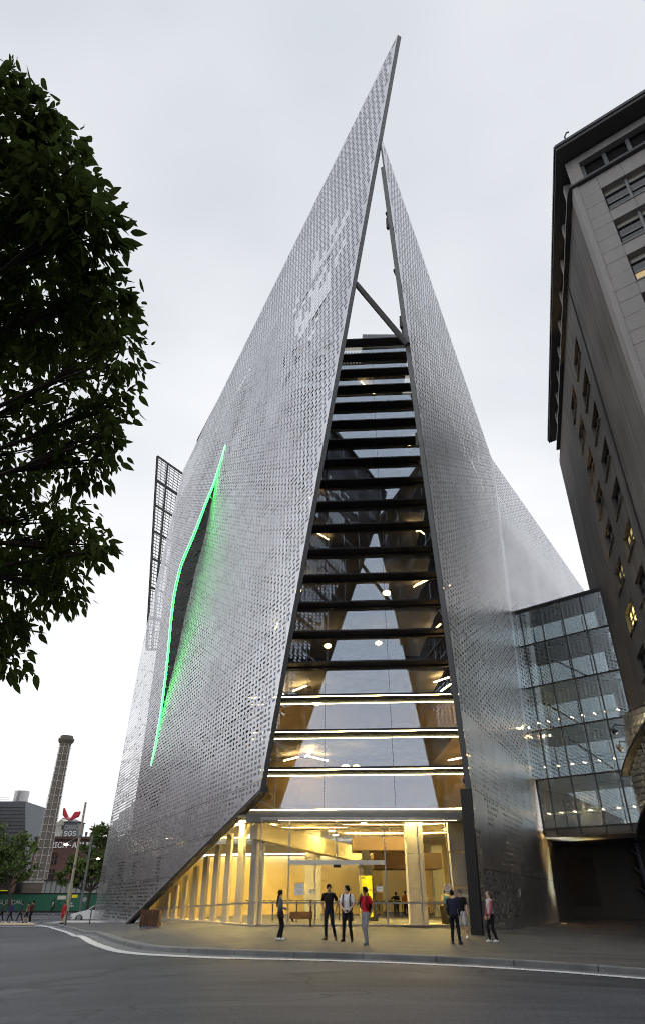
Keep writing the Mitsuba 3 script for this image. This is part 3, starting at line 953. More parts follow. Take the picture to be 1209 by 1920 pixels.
for x in xm:
    zb = FZ if x != .74 else 3.25
    put('mullion', MB().box(ep(x, (zb + 5.3) / 2), (.06, .14, 5.3 - zb)), 'steel', EG)
for x in (-.4, 1.95): put('mullion', MB().box(ep(x, 1.8), (.05, .1, 2.75)), 'steel', EG)
put('transom', MB().box(ep(.75, 3.2, .02), (5.0, .2, .2)), 'white_wall', EG)
put('door_sensor', MB().box(ep(.75, 3.03, .12), (.36, .12, .14)), 'black', EG)
put('head_rail', MB().box(ep(2.4, 5.27, .03), (11.4, .12, .12)), 'steel', EG)
put('head_light', MB().box(ep(2.4, 5.16, .12), (9.5, .03, .03)), 'white', EG, **emit(LED, 3.))
put('rail', MB().box(ep(2.4, 1.40, .03), (11.2, .035, .075)), 'steel', EG)
put('sill', MB().box(ep(2.4, FZ + .03, .03), (11.4, .16, .07)), 'steel', EG)
for i in range(len(xm) - 1):
    a, b = ep(xm[i] + .03, FZ), ep(xm[i + 1] - .03, FZ)
    z0 = FZ if not (-1.8 < xm[i] < 3.2) else 3.3
    put('pane', MB().quad((a[0], a[1], z0), (b[0], b[1], z0), (b[0], b[1], 5.22), (a[0], a[1], 5.22)), 'clear_glass', EG)
for a, b in ((-1.72, -.43), (-.37, .76), (.74, 1.93), (1.97, 3.22)):
    p, q = ep(a, FZ), ep(b, FZ); put('door', MB().quad((p[0], p[1], FZ + .06), (q[0], q[1], FZ + .06), (q[0], q[1], 3.1), (p[0], p[1], 3.1)), 'clear_glass', EG)
# side glazing with timber fins under the raised edge of the screen
SW = np.array([-3.26, 38.3, 0.]); sw = lambda s, z, o=0.: SW + s * LU + o * LN + np.array([0, 0, z])
SG = fresh(BLD + '__side_glazing')
for i in range(9):
    s = 2.2 + 2.28 * i; zt = 6.35 - s * .2246 + .25
    p = sw(s, 0, -.55); g = Gf(p[0], p[1]) + .1
    if zt - g < .6: break
    put('fin', MB().box((p[0], p[1], (zt + g) / 2), (.95, .16, zt - g), (LU, LN, (0, 0, 1))), 'fin_stone', SG)
    q0, q1 = sw(s - 1.1, 0), sw(s + 1.16, 0)
    put('pane', MB().quad((q0[0], q0[1], g), (q1[0], q1[1], g - .05), (q1[0], q1[1], zt - .1), (q0[0], q0[1], zt + .1)), 'clear_glass', SG)
q0, q1 = sw(.2, .0), sw(22, 0)
put('rail', MB().bar((q0[0], q0[1], 1.42), (q1[0], q1[1], .95), .05, .07), 'steel', SG)
put('sill', MB().bar((q0[0], q0[1], .40), (q1[0], q1[1], Gf(q1[0], q1[1]) + .2), .12, .1), 'steel', SG)

# ------------------------------------------------------------------ stone office building on the right
SB = thing('stone_building', 'tall dark stone office building with a deep overhanging roof and rows of recessed windows', 'building')
SQ = np.array([15.1, 22.9, 0.]); SF = np.array([.789, -.614, 0]); SFN = np.array([-.614, -.789, 0]); SS_ = np.array([.2756, .961, 0]); SSN = np.array([-.961, .2756, 0])
UPZ = np.array([0, 0, 1.])
fpt = lambda f, z, o=0.: SQ + f * SF + z * UPZ + o * SFN
spt = lambda s, z, o=0.: SQ + s * SS_ + z * UPZ + o * SSN
rsb = random.Random(21)


def face_panel(parent, pt, U, N, a0, a1, z0, z1, mat, d=.16, name='stone_panel', o=0.):
    g = .007
    c = pt((a0 + a1) / 2, (z0 + z1) / 2, o + rsb.uniform(-.006, .006) - d / 2)
    hx, hz, ch = (a1 - a0) / 2 - g, (z1 - z0) / 2 - g, .008
    V = []
    for (x, z, dd) in ((hx, hz, -d / 2), (hx, hz, d / 2 - ch), (hx - ch, hz - ch, d / 2)):
        V += [c + sx * x * U + sz * z * UPZ + dd * N for sx, sz in ((-1, -1), (1, -1), (1, 1), (-1, 1))]
    F = [[8, 9, 10, 11]] + [[4 * k + i, 4 * k + (i + 1) % 4, 4 * k + 4 + (i + 1) % 4, 4 * k + 4 + i] for k in (0, 1) for i in range(4)]
    if np.dot(np.cross(U, UPZ), N) < 0: F = [q[::-1] for q in F]
    put(name, MB().add(V, F), mat, parent)


WROWS = [(36.95 - 3.0 * k, 34.85 - 3.0 * k) for k in range(9)]
W0, W1 = 1.4, 5.4
FW = fresh(SB + '__wall'); 
# front wall: piers and spandrels in panels where the picture shows them, plain below
for k, (zt, zb) in enumerate(WROWS):
    top = 38.2 if k == 0 else WROWS[k - 1][1]
    if k < 5:
        face_panel(FW, fpt, SF, SFN, .25, W0, zt, top, 'stone'); face_panel(FW, fpt, SF, SFN, .25, W0, (zt + zb) / 2, zt, 'stone'); face_panel(FW, fpt, SF, SFN, .25, W0, zb, (zt + zb) / 2, 'stone')
        for i in range(3): face_panel(FW, fpt, SF, SFN, W0 + i * 1.334, W0 + (i + 1) * 1.334, zt, top, 'stone')
mb = MB()
zl = WROWS[4][1]
mb.box(fpt(7.2, zl / 2, -.25), (13.9, zl, .3), (SF, UPZ, SFN)).box(fpt(9.7, 30., -.25), (8.6, 16.4, .3), (SF, UPZ, SFN))
mb.box(fpt(7.2, 20, -1.2), (13.9, 40, .2), (SF, UPZ, SFN))
mb.box(fpt(.8, 31, -.28), (1.16, 14.3, .2), (SF, UPZ, SFN))
for k, (zt, zb) in enumerate(WROWS[:5]):
    top = 38.2 if k == 0 else WROWS[k - 1][1]
    mb.box(fpt(3.4, (zt + top) / 2, -.28), (4.0, top - zt - .04, .2), (SF, UPZ, SFN))
put('backing', mb, 'stone', FW)
put('corner_pier', MB().box(SQ + .12 * SF + .3 * SS_ + 19.1 * UPZ + .0 * SFN, (.3, .75, 38.2), (SF, SS_, UPZ)), 'stone', SB)
for k, (zt, zb) in enumerate(WROWS[:5]):
    w = fresh(SB + '__window')
    for i in range(3):
        x0, x1 = W0 + .05 + i * 1.33, W0 + (i + 1) * 1.33 - .12
        zm = zb + .95 * (zt - zb) * .5
        for (a, b) in ((zb + .1, zm - .06), (zm + .06, zt - .45)):
            lit = k == 2 and b < zm and i < 2
            put('pane', MB().quad(fpt(x0, a, -.42), fpt(x1, a, -.42), fpt(x1, b, -.42), fpt(x0, b, -.42)), 'beige_wall' if lit else 'window_glass', w, **(emit((1., .7, .4), .06) if lit else {}))
        fr = MB().box(fpt(x1 + .06, (zt + zb) / 2, -.3), (.14, zt - zb, .2), (SF, UPZ, SFN))
        fr.box(fpt((x0 + x1) / 2, zm, -.4), (x1 - x0, .1, .1), (SF, UPZ, SFN)).box(fpt((x0 + x1) / 2, zt - .4, -.38), (x1 - x0, .08, .12), (SF, UPZ, SFN))
        put('frame', fr, 'grey_metal', w)
        put('blind', MB().box(fpt((x0 + x1) / 2, zt - .2, -.45), (x1 - x0, .4, .03), (SF, UPZ, SFN)), 'cream', w)
    put('sill', MB().box(fpt((W0 + W1) / 2, zb + .02, -.1), (W1 - W0, .08, .3), (SF, UPZ, SFN)), 'grey_metal', w)
# top storey set back, ledge, eave
put('ledge', MB().box(fpt(6.9, 38.28, .04), (14.2, .14, .42), (SF, UPZ, SFN)).box(spt(13.6, 38.28, .1), (27.0, .14, .42), (SS_, UPZ, SSN)), 'frame_metal', SB)
mb = MB().box(fpt(7.0, 39.6, -.9), (13.4, 2.6, .3), (SF, UPZ, SFN)).box(spt(14.4, 39.6, -.9), (28.0, 2.6, .3), (SS_, UPZ, SSN))
mb.box(fpt(.4, 39.6, -.2), (.75, 2.5, .4), (SF, UPZ, SFN)).box(fpt(6.9, 40.55, -.2), (12.3, .6, .4), (SF, UPZ, SFN))
put('top_storey_wall', mb, 'stone', SB)
for f0 in (.85, 2.15, 3.5, 4.9):
    w = fresh(SB + '__window')
    put('pane', MB().quad(fpt(f0 + .1, 38.5, -.5), fpt(f0 + 1.15, 38.5, -.5), fpt(f0 + 1.15, 40.2, -.5), fpt(f0 + .1, 40.2, -.5)), 'window_glass', w)
    put('frame', MB().box(fpt(f0, 39.3, -.4), (.22, 1.9, .25), (SF, UPZ, SFN)).box(fpt(f0 + .6, 39.25, -.45), (1.1, .07, .1), (SF, UPZ, SFN)), 'grey_metal', w)
for s0 in np.arange(1.5, 26, 2.9):
    put('pier', MB().box(spt(s0, 39.5, -.25), (.45, 2.3, .6), (SS_, UPZ, SSN)), 'stone', SB)
ev = [SQ + SFN * 1.0 + SSN * .6, SQ + SF * 14 + SFN * 1.0, SQ + SF * 14 + SS_ * 8, SQ + SS_ * 29.6 + SF * 9, SQ + SS_ * 29.6 + SSN * .6]
ev[0] = np.array([14.36, 22.08, 0]); ev[4] = np.array([22.8, 51.5, 0])
mb = MB(); lo = [p + 40.95 * UPZ for p in ev]; hi = [p + 41.25 * UPZ for p in ev]
mb.add(lo + hi, [[0, 1, 2], [0, 2, 3], [0, 3, 4], [5, 7, 6], [5, 8, 7], [5, 9, 8]] + [x for i in range(5) for x in ([i, (i + 1) % 5 + 5, (i + 1) % 5], [i, i + 5, (i + 1) % 5 + 5])])
put('roof', mb, 'soffit', SB)
mb = MB()
for p, q in ((ev[0], ev[1]), (ev[4], ev[0])): mb.bar(p + 41.3 * UPZ, q + 41.3 * UPZ, .16, .22)
put('gutter', mb, 'frame_metal', SB)
hk = SQ + SF * .6 + SFN * 1.0 + 41.4 * UPZ
put('roof_hook', MB().tube([hk, hk + .5 * UPZ, hk + .75 * UPZ + .15 * SF, hk + .7 * UPZ + .3 * SF], .05, 6), 'dark_metal', SB)
# side wall with punched windows (openings left free between wall strips)
SC = [(9.05, 12.05), (14.1, 17.15)]
SZ = [(35.1 - 2.93 * k, 33.55 - 2.93 * k) for k in range(9)]
mb = MB(); zcuts = [38.2] + [z for p in SZ for z in p] + [0.]
for i in range(0, len(zcuts) - 1, 2):
    a, b = zcuts[i + 1], zcuts[i]; mb.box(spt(14.75, (a + b) / 2, -.2), (28.5, b - a, .4), (SS_, UPZ, SSN))
for (zt, zb) in SZ:
    for a, b in ((.5, SC[0][0]), (SC[0][1], SC[1][0]), (SC[1][1], 29.0)): mb.box(spt((a + b) / 2, (zt + zb) / 2, -.2), (b - a, zt - zb, .4), (SS_, UPZ, SSN))
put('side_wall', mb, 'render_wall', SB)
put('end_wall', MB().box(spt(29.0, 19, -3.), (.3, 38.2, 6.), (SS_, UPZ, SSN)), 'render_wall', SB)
mb = MB().tube([spt(7.2, 0, .06), spt(7.2, 38, .06)], .05, 6)
put('downpipe', mb, 'frame_metal', SB)
LITW = {(0, 5): .10, (1, 6): .5, (1, 5): .06}
for ci, (a, b) in enumerate(SC):
    for k, (zt, zb) in enumerate(SZ[:8]):
        w = fresh(SB + '__window'); L = LITW.get((ci, k), 0)
        n = 3
        for i in range(n):
            x0, x1 = a + .06 + i * (b - a) / n, a + (i + 1) * (b - a) / n - .06
            zm = zb + .62 * (zt - zb)
            for (c, d) in ((zb + .05, zm - .04), (zm + .04, zt - .05)):
                m_ = MB().quad(spt(x1, c, -.3), spt(x0, c, -.3), spt(x0, d, -.3), spt(x1, d, -.3))
                lit = L and not (i == 0 and d > zm)
                put('pane', m_, 'cream' if lit else 'window_glass', w, **(emit((1., .72, .2), L) if lit else {}))
        fr = MB()
        for i in range(n + 1): fr.box(spt(a + i * (b - a) / n, (zt + zb) / 2, -.27), (.1, zt - zb, .1), (SS_, UPZ, SSN))
        for z in (zb + .03, zb + .62 * (zt - zb), zt - .03): fr.box(spt((a + b) / 2, z, -.27), (b - a, .08, .08), (SS_, UPZ, SSN))
        put('frame', fr, 'frame_metal', w)
        put('sill', MB().box(spt((a + b) / 2, zb - .02, -.05), (b - a + .1, .08, .35), (SS_, UPZ, SSN)), 'render_wall', w)
# floodlights on arms and the lit scaled screen at its foot
for (x, y, z) in ((16.9, 38.3, 9.9), (16.5, 37.2, 8.75)):
    fl = thing('floodlight', 'small floodlight on a bent arm, ' + ('upper' if z > 9.5 else 'lower') + ' one beside the lit scaled screen', 'floodlight', 'floodlights beside the scaled screen')
    b = np.array([x, y, z]); r = np.array([18.5, y + .3, z + .35])
    put('arm', MB().tube([r, b + [0.05, 0, .35], b], .035, 6), 'dark_metal', fl)
    dv = np.array([.75, .1, -.65]); dv /= np.linalg.norm(dv)
    put('lamp_head', MB().tube([b - dv * .2, b - dv * .05, b + dv * .13], [.06, .12, .17], 10), 'dark_metal', fl)
    sd = np.cross(dv, [0, 0, 1]); sd /= np.linalg.norm(sd); un = np.cross(sd, dv)
    an = np.arange(10) * math.pi / 5
    put('lamp_lens', MB().add([b + dv * .14 + .14 * (math.cos(t) * sd + math.sin(t) * un) for t in an], [[0, i, i + 1] for i in range(1, 9)]), 'white', fl, **emit((1., .85, .6), 7.))
SCN = thing('scaled_screen', 'wall of small metal scales lit warm from below with dark sloping bands', 'screen')


def scp(u, z): # u along (towards the street), curved plan
    x = 16.15 + .55 * (z - 4.5) * .02 + 1.25 * (1 - math.cos(u * .55)) + .04 * (z - 5); y = 36.6 - 2.4 * math.sin(u * .55)
    return np.array([x + .35 + .12 * abs(z - 7.0) * .6, y, z])


mb = MB(); U = np.linspace(-.4, 2.6, 12); Z = np.linspace(1.5, 10.6, 20)
v = [scp(u, z) + [.12, .05, 0] for u in U for z in Z]
mb.add(v, [[i * 20 + j, i * 20 + j + 1, (i + 1) * 20 + j + 1, (i + 1) * 20 + j] for i in range(11) for j in range(19)])
put('backing', mb, 'black', SCN)
rs_ = random.Random(77); mb = MB(); cnt = 0
for j, z in enumerate(np.arange(1.8, 10.4, .30)):
    for i, u in enumerate(np.arange(-.35 + (.055 if j % 2 else 0), 2.5, .125)):
        band = ((z - 7.1 - .55 * (u + .4) * 2) % 3.2) < .5
        if band: continue
        p, q = scp(u, z), scp(u + .095, z)
        h = np.array([0, 0, .24]); t_ = rs_.uniform(.02, .07)
        nrm = np.cross(q - p, [0, 0, 1.]); nrm /= np.linalg.norm(nrm); nrm = -nrm if nrm[0] > 0 else nrm
        sc_ = MB().add([p, q, q + h + nrm * t_, p + h + nrm * t_], [[0, 1, 2, 3]])
        if cnt < 230 and 4.4 < z < 10.2: put('scale', sc_, 'scale_metal', SCN); cnt += 1
        else: mb.add(sc_.tm().vertices, sc_.tm().faces)
k = put('scale_field', mb, 'scale_metal', SCN); tag(k, kind='stuff')
for z0 in (4.2, 7.3):
    mb = MB()
    for u in np.linspace(-.4, 2.5, 10)[:-1]:
        p, q = scp(u, z0 + 1.1 * (u + .4)) + [-.25, 0, 0], scp(u + .33, z0 + 1.1 * (u + .73)) + [-.25, 0, 0]
        mb.bar(p, q, .5, .12)
    put('ledge_band', mb, 'black', SCN)
mb = MB()
for z0 in (3.9, 7.0):
    for u in np.linspace(-.3, 2.3, 7)[:-1]:
        p, q = scp(u, z0 + .25 + 1.1 * (u + .4) + .2) + [-.3, 0, 0], scp(u + .42, z0 + .25 + 1.1 * (u + .82) + .2) + [-.3, 0, 0]
        mb.bar(p, q, .04, .03)
put('light_strip', mb, 'white', SCN, **emit((1., .74, .38), 45.))

# ------------------------------------------------------------------ glass bridge between the two buildings
BR = thing('glass_bridge', 'five level glazed link between the silver screen and the stone building strung with small bulbs', 'bridge')
BL = np.array([15.9, 51.0, 0]); BU = np.array([.74, -.673, 0]); BU /= np.linalg.norm(BU); BN = np.array([BU[1], -BU[0], 0])
bp = lambda s, z, o=0.: BL + s * BU + z * UPZ + o * BN
bs = [.0, .92, 2.65, 4.4, 6.1, 7.8, 9.5, 11.2]; bz = [5.85, 9.15, 12.6, 15.9, 19.3, 22.2]
rb = random.Random(31)
for i in range(len(bs) - 1):
    for j in range(len(bz) - 1):
        if i > 4 and j > 1: continue
        t0_, t1_ = rb.uniform(-.003, .003), rb.uniform(-.003, .003); jj = [0, t0_, t0_ + t1_, t1_]
        put('pane', MB().quad(bp(bs[i] + .03, bz[j] + .04, jj[0]), bp(bs[i + 1] - .03, bz[j] + .04, jj[1]), bp(bs[i + 1] - .03, bz[j + 1] - .04, jj[2]), bp(bs[i] + .03, bz[j + 1] - .04, jj[3])), 'bridge_glass', BR)
for i, s in enumerate(bs): put('mullion', MB().box(bp(s, (5.4 + (22.3 if i < 6 else 12.6)) / 2, .04), (.07 if i not in (0, 5) else .14, 16.9 if i < 6 else 7.2, .14), (BU, UPZ, BN)), 'frame_metal', BR)
for j, z in enumerate(bz): put('transom', MB().box(bp(3.9 if j > 2 else 5.6, z, .05), (7.8 if j > 2 else 11.2, .09, .12), (BU, UPZ, BN)), 'frame_metal', BR)
for i in range(len(bs) - 1): put('fascia', MB().box(bp((bs[i] + bs[i + 1]) / 2, 5.62, .02), (bs[i + 1] - bs[i] - .1, .36, .06), (BU, UPZ, BN)), 'grey_metal', BR)
put('roof', MB().box(bp(3.9, 22.36, -2.0), (8.0, .16, 4.2), (BU, UPZ, BN)), 'frame_metal', BR)
for j, z in enumerate(bz[:-1]):
    put('floor_slab', MB().box(bp(5.6, z - .28, -2.1), (11.2, .5, 4.0), (BU, UPZ, BN)), 'white_wall' if 0 < j < 4 else 'grey_metal', BR)
for j in range(len(bz) - 1):
    for i in range(5): put('back_pane', MB().quad(bp(bs[i] + .04, bz[j] + .05, -4.2), bp(bs[i + 1] - .04, bz[j] + .05, -4.2), bp(bs[i + 1] - .04, bz[j + 1] - .6, -4.2), bp(bs[i] + .04, bz[j + 1] - .6, -4.2)), 'clear_glass', BR)
for s in bs[:6]: put('back_mullion', MB().box(bp(s, 13.8, -4.22), (.08, 16.8, .1), (BU, UPZ, BN)), 'frame_metal', BR)
for (s0, z0, s1, z1) in ((.3, 15.6, 3.6, 12.9), (1.0, 19.2, 5.0, 16.2), (2.2, 12.3, 5.4, 9.5)): put('brace', MB().tube([bp(s0, z0, -.9), bp(s1, z1, -.9)], .07, 6), 'frame_metal', BR)
for z in (9.9, 10.35, 13.2, 6.8): put('handrail', MB().tube([bp(.1, z, -.35), bp(7.6 if z > 13 else 10.5, z, -.35)], .02, 5), 'steel', BR)
fest = thing('bulb_string', 'rows of small warm bulbs strung along the glass bridge', 'string lights')
for z, n, s0, s1 in ((13.15, 8, .9, 7.0), (9.95, 8, .8, 8.0), (6.85, 9, .5, 8.6)):
    put('cable', MB().tube([bp(s, z + .06 - .04 * math.sin((s - s0) * 3.2), .16) for s in np.linspace(s0 - .3, s1 + .3, 20)], .008, 4), 'dark_metal', fest)
    for s in np.linspace(s0, s1, n):
        m = trimesh.creation.icosphere(1, .032); m.vertices += bp(s + rb.uniform(-.08, .08), z, .16)
        put('bulb', m, 'white', fest, smooth=True, **emit((1., .72, .36), 9.))
# lamp grazing the screen and the uplights at its foot
q = right_pos(np.array(17.4), np.array(12.4), .35)
gl_ = thing('grazing_lamp', 'small bright warm lamp grazing the screen beside the bridge', 'lamp')
m = trimesh.creation.icosphere(1, .07); m.vertices += q; put('bulb', m, 'white', gl_, smooth=True, **emit((1., .66, .26), 45.))
put('bracket', MB().bar(q + [0, 0, .08], q - RN * .33 + [0, 0, .08], .04, .04), 'dark_metal', gl_)
for i, s in enumerate((20.6, 22.0)):
    q = right_pos(np.array(s), np.array(0.), .5); q[2] = Gf(q[0], q[1]) + .16
    g_ = thing('ground_uplight', ('nearer' if i == 0 else 'farther') + ' round warm uplight set in the paving at the foot of the screen', 'uplight', 'uplights at the foot of the right screen')
    m = trimesh.creation.cylinder(.12, .03, sections=14); m.vertices += q; put('housing', m, 'dark_metal', g_)
    an = np.arange(12) * math.pi / 6
    put('lens', MB().add([q + [.08 * math.cos(t), .08 * math.sin(t), .019] for t in an], [[0, k_, k_ + 1] for k_ in range(1, 11)]), 'white', g_, **emit((1., .62, .26), 2.))
    scene[g_ + '__beam'] = {'type': 'spot', 'intensity': rgb(*(520 * c for c in (1., .6, .22))), 'cutoff_angle': 38., 'beam_width': 12., 'to_world': T().look_at(origin=[float(x) for x in q + [0, 0, .05]], target=[float(x) for x in right_pos(np.array(s + .5), np.array(6.), .15)], up=[0, 1, 0])}

# undercroft behind the bridge
UC = thing('undercroft_wall', 'dark wall and slatted gate in the passage under the glass bridge', 'wall')
put('wall', MB().box((36, 60.2, 2.9), (40, .3, 6.0)), 'dark_wall', UC)
for x in np.arange(19.2, 22.4, .14): put('slat', MB().box((x, 59.95, 2.8), (.06, .08, 3.4)), 'dark_metal', UC)
put('ceiling', MB().box((34, 56, 5.75), (36, 9, .2)), 'dark_wall', UC)
put('pipe', MB().tube([(26.2, 59.8, 0), (26.0, 59.8, 5.6)], .16, 8), 'blue_panel', UC)
for z in (1.9, 3.3, 4.6): put('pipe_branch', MB().tube([(26.1, 59.8, z), (25.5, 59.8, z + .5)], .07, 6), 'blue_panel', UC)
put('door', MB().box((29.5, 59.98, 2.2), (2.4, .1, 4.2)), 'frame_metal', UC)
wl = thing('wall_light', 'thin upright light strip on the dark wall under the bridge', 'light')
put('tube', MB().box((18.55, 58.0, 1.6), (.07, .05, .75)), 'white', wl, **emit((1., .82, .55), 7.)); put('bracket', MB().box((18.55, 58.08, 1.6), (.12, .1, .85)), 'dark_metal', wl)
put('post', MB().box((18.55, 58.4, 1.2), (.12, .6, 2.4)), 'dark_metal', wl)

# ------------------------------------------------------------------ street furniture near the entrance
pz = lambda x, y: Gf(x, y) + .15
PLN = thing('planter_box', 'rusty ribbed steel planter box at the left foot of the raised screen', 'planter')
c = np.array([-10.0, 44.2, pz(-10.0, 44.2)])
put('box', MB().box(c + [0, 0, .5], (1.1, .7, .82)), 'rust', PLN)
for i in range(7): put('rib', MB().box(c + [-.5 + i * .165, -.38, .5], (.06, .06, .82)), 'rust', PLN)
for i in range(6): put('foot', MB().box(c + [-.45 + i * .18, -.3, .06], (.1, .1, .12)), 'blue_panel', PLN)
bo = thing('door_bollard', 'dark square post in front of the entrance doors', 'post')
put('post', MB().box((-.58, 37.2, pz(-.6, 37.2) + .58), (.1, .1, 1.16)), 'rust', bo); put('button', MB().box((-.58, 37.14, pz(-.6, 37.2) + .95), (.07, .04, .12)), 'steel', bo)
for nm, x, z, w, h, lab in (('notice', -1.18, 2.0, .5, .52, 'white paper notice on the glass left of the doors'), ('notice', -.58, 1.88, .2, .17, 'small white notice by the door frame'), ('notice', 2.9, 2.02, .33, .25, 'white notice on the glass right of the yellow sign')):
    n_ = thing(nm, lab, 'notice'); p = ep(x, z, .02)
    put('sheet', MB().box(p, (w, .008, h)), 'paper', n_)
    tx = MB()
    for i in range(max(2, int(h / .09))): tx.box(p + [-.04 * w, -.006, h * .34 - i * .085], (w * (.7 if i % 2 else .5), .003, .014))
    put('print', tx, 'grey_metal', n_)
p = ep(6.32, 2.03, .02); n_ = thing('no_smoking_sign', 'small square sign with a red ring on the glass at the right', 'sign')
put('plate', MB().box(p, (.28, .008, .4)), 'paper', n_)
an = np.linspace(0, 2 * math.pi, 20); rg = MB().tube([p + [.085 * math.cos(t), -.008, .05 + .085 * math.sin(t)] for t in an], .012, 5, False); rg.bar(p + [-.06, -.008, .11], p + [.06, -.008, -.01], .006, .02, up=(0, 1, 0)); put('ring', rg, 'red', n_)
put('print', MB().box(p + [0, -.007, -.12], (.2, .003, .015)).box(p + [0, -.007, -.155], (.16, .003, .015)), 'black', n_)
p = ep(7.15, 1.72, .02); n_ = thing('glass_lettering', 'pale lettering strip on the glass near the right screen', 'sign')
put('strip', MB().box(p, (.62, .006, .13)), 'cream', n_)


def letters(text, h, org, X, N, bold=False, depth=.006):
    m = meshkit.text_mesh(text, h, depth, bold); X = np.asarray(X, float); N = np.asarray(N, float)
    m = m.copy(); v = np.array(m.vertices); m.vertices = np.asarray(org) + v[:, :1] * X + v[:, 1:2] * UPZ + v[:, 2:3] * N
    return m


YS = thing('entrance_sign', 'tall yellow sign with black lettering standing inside the entrance', 'sign')
put('panel', MB().box((2.45, 42.0, 1.72), (.72, .06, 2.0)), 'yellow', YS, **emit((1., .85, .02), .08))
put('text', letters('UTS', .1, (2.15, 41.965, 2.55), (1, 0, 0), (0, -1, 0), True), 'black', YS)
put('text', letters('BUILDING', .075, (2.24, 41.965, 1.98), (1, 0, 0), (0, -1, 0)), 'black', YS)
put('text', letters('11', .42, (2.36, 41.965, 1.45), (1, 0, 0), (0, -1, 0)), 'black', YS)
AB = thing('sandwich_board', 'dark folding display board standing inside the glass at the right', 'sign')
put('board', MB().box((6.75, 41., .85), (.62, .06, .85), ((1, 0, 0), (0, .98, .2), (0, -.2, .98))), 'black', AB); put('board', MB().box((6.75, 41.25, .85), (.62, .05, .85), ((1, 0, 0), (0, .98, -.2), (0, .2, .98))), 'black', AB)
BN_ = thing('lobby_bench', 'low brown bench in the lobby behind the glass', 'bench')
put('seat', MB().box((-1.2, 43.2, .78), (1.3, .5, .36)), 'rust', BN_); put('leg', MB().box((-1.7, 43.2, .5), (.1, .4, .2)), 'black', BN_); put('leg', MB().box((-.7, 43.2, .5), (.1, .4, .2)), 'black', BN_)
RL = thing('lobby_railing', 'slim dark railing crossing the lobby behind the entrance glass', 'railing')
put('handrail', MB().tube([(-4.5, 44.0, 1.5), (4.5, 44.2, 1.5)], .025, 6), 'dark_metal', RL)
for x in (-4.3, -2.9, -1.5, -.4, .95, 1.15, 3.2): put('post', MB().box((x, 44.05, .96), (.07, .05, 1.08)), 'dark_metal', RL)
GT = thing('lobby_gate', 'barred steel gate at the back right of the lobby', 'gate')
for i in range(14): put('bar', MB().tube([(6.1 + i * .13, 47.6, .45), (6.1 + i * .13, 47.6, 1.35)], .014, 5), 'dark_metal', GT)
for z in (1.4, 1.55, 1.7): put('rail', MB().tube([(5.9, 47.6, z), (8.2, 47.6, z)], .018, 5), 'steel', GT)
GT2 = thing('lobby_gate', 'row of dark turnstile hoops behind the middle of the lobby', 'gate')
for i in range(4): put('hoop', MB().tube([(3.2 + i * .55, 50, .42), (3.2 + i * .55, 50, 1.3), (3.3 + i * .55, 50, 1.45), (3.55 + i * .55, 50, 1.45), (3.65 + i * .55, 50, 1.3), (3.65 + i * .55, 50, .42)], .03, 5), 'black', GT2)
st_ = thing('tactile_plate', 'small steel plate set in the footpath by the right screen', 'plate'); put('plate', MB().box((6.9, 31.6, pz(6.9, 31.6) + .004), (.6, .35, .012)), 'steel', st_)
dn = thing('door_tag', 'small white plate on the right screen', 'plate'); p = right_pos(np.array(8.6), np.array(1.75), .03); put('plate', MB().box(p, (.16, .02, .32), (RU, RN, RW)), 'paper', dn)

# ------------------------------------------------------------------ far left of the street
def tree(name, label, base, crown, trunk_h, seed, n_leaf, group=None, size=.3):
    t = thing(name, label, 'tree', group); rg = np.random.default_rng(seed); b = np.asarray(base, float)
    top = np.mean([c[:3] for c in crown], axis=0)
    mb = MB(); pts = [b, b + (top - b) * [.1, .1, .25], b + (top - b) * [.35, .35, .55], b + (top - b) * .8]
    mb.tube(pts, [.26, .2, .16, .08], 8)
    for c in crown:
        c3 = np.array(c[:3]); s = np.array(pts[1]) * .4 + np.array(pts[2]) * .6
        mb.tube([s, (s + c3) / 2 + [0, 0, -.3], c3], [.11, .07, .03], 6)
    put('trunk', mb, 'bark', t, smooth=True)
    per = np.array([c[3] ** 2 for c in crown]); per = (per / per.sum() * n_leaf).astype(int)
    P_ = []
    for c, n in zip(crown, per):
        k = max(8, n // 40); cen = rg.normal(size=(k, 3)); cen /= np.linalg.norm(cen, axis=1, keepdims=True); cen *= rg.uniform(.45, 1.0, (k, 1)) ** .6
        q = cen[rg.integers(0, k, n)] + rg.normal(size=(n, 3)) * .17
        P_.append(np.array(c[:3]) + q * c[3] * np.array([1, 1, .85]))
    P_ = np.vstack(P_); n = len(P_)
    d = rg.normal(size=(n, 3)); d[:, 2] -= .4; d /= np.linalg.norm(d, axis=1, keepdims=True)
    e = np.cross(d, rg.normal(size=(n, 3))); e /= np.linalg.norm(e, axis=1, keepdims=True); s = size * rg.uniform(.6, 1.3, (n, 1))
    nn = np.cross(d, e)
    V = np.stack([P_ - d * s, P_ + e * s * .5 + nn * s * .12, P_ + d * s, P_ - e * s * .5 + nn * s * .12], 1).reshape(-1, 3)
    i = np.arange(n) * 4; F = np.vstack([np.stack([i, i + 1, i + 2], 1), np.stack([i, i + 2, i + 3], 1)])
    k = put('crown', trimesh.Trimesh(V, F, process=False), 'tree_leaf', t); tag(k, kind='stuff')
    return t


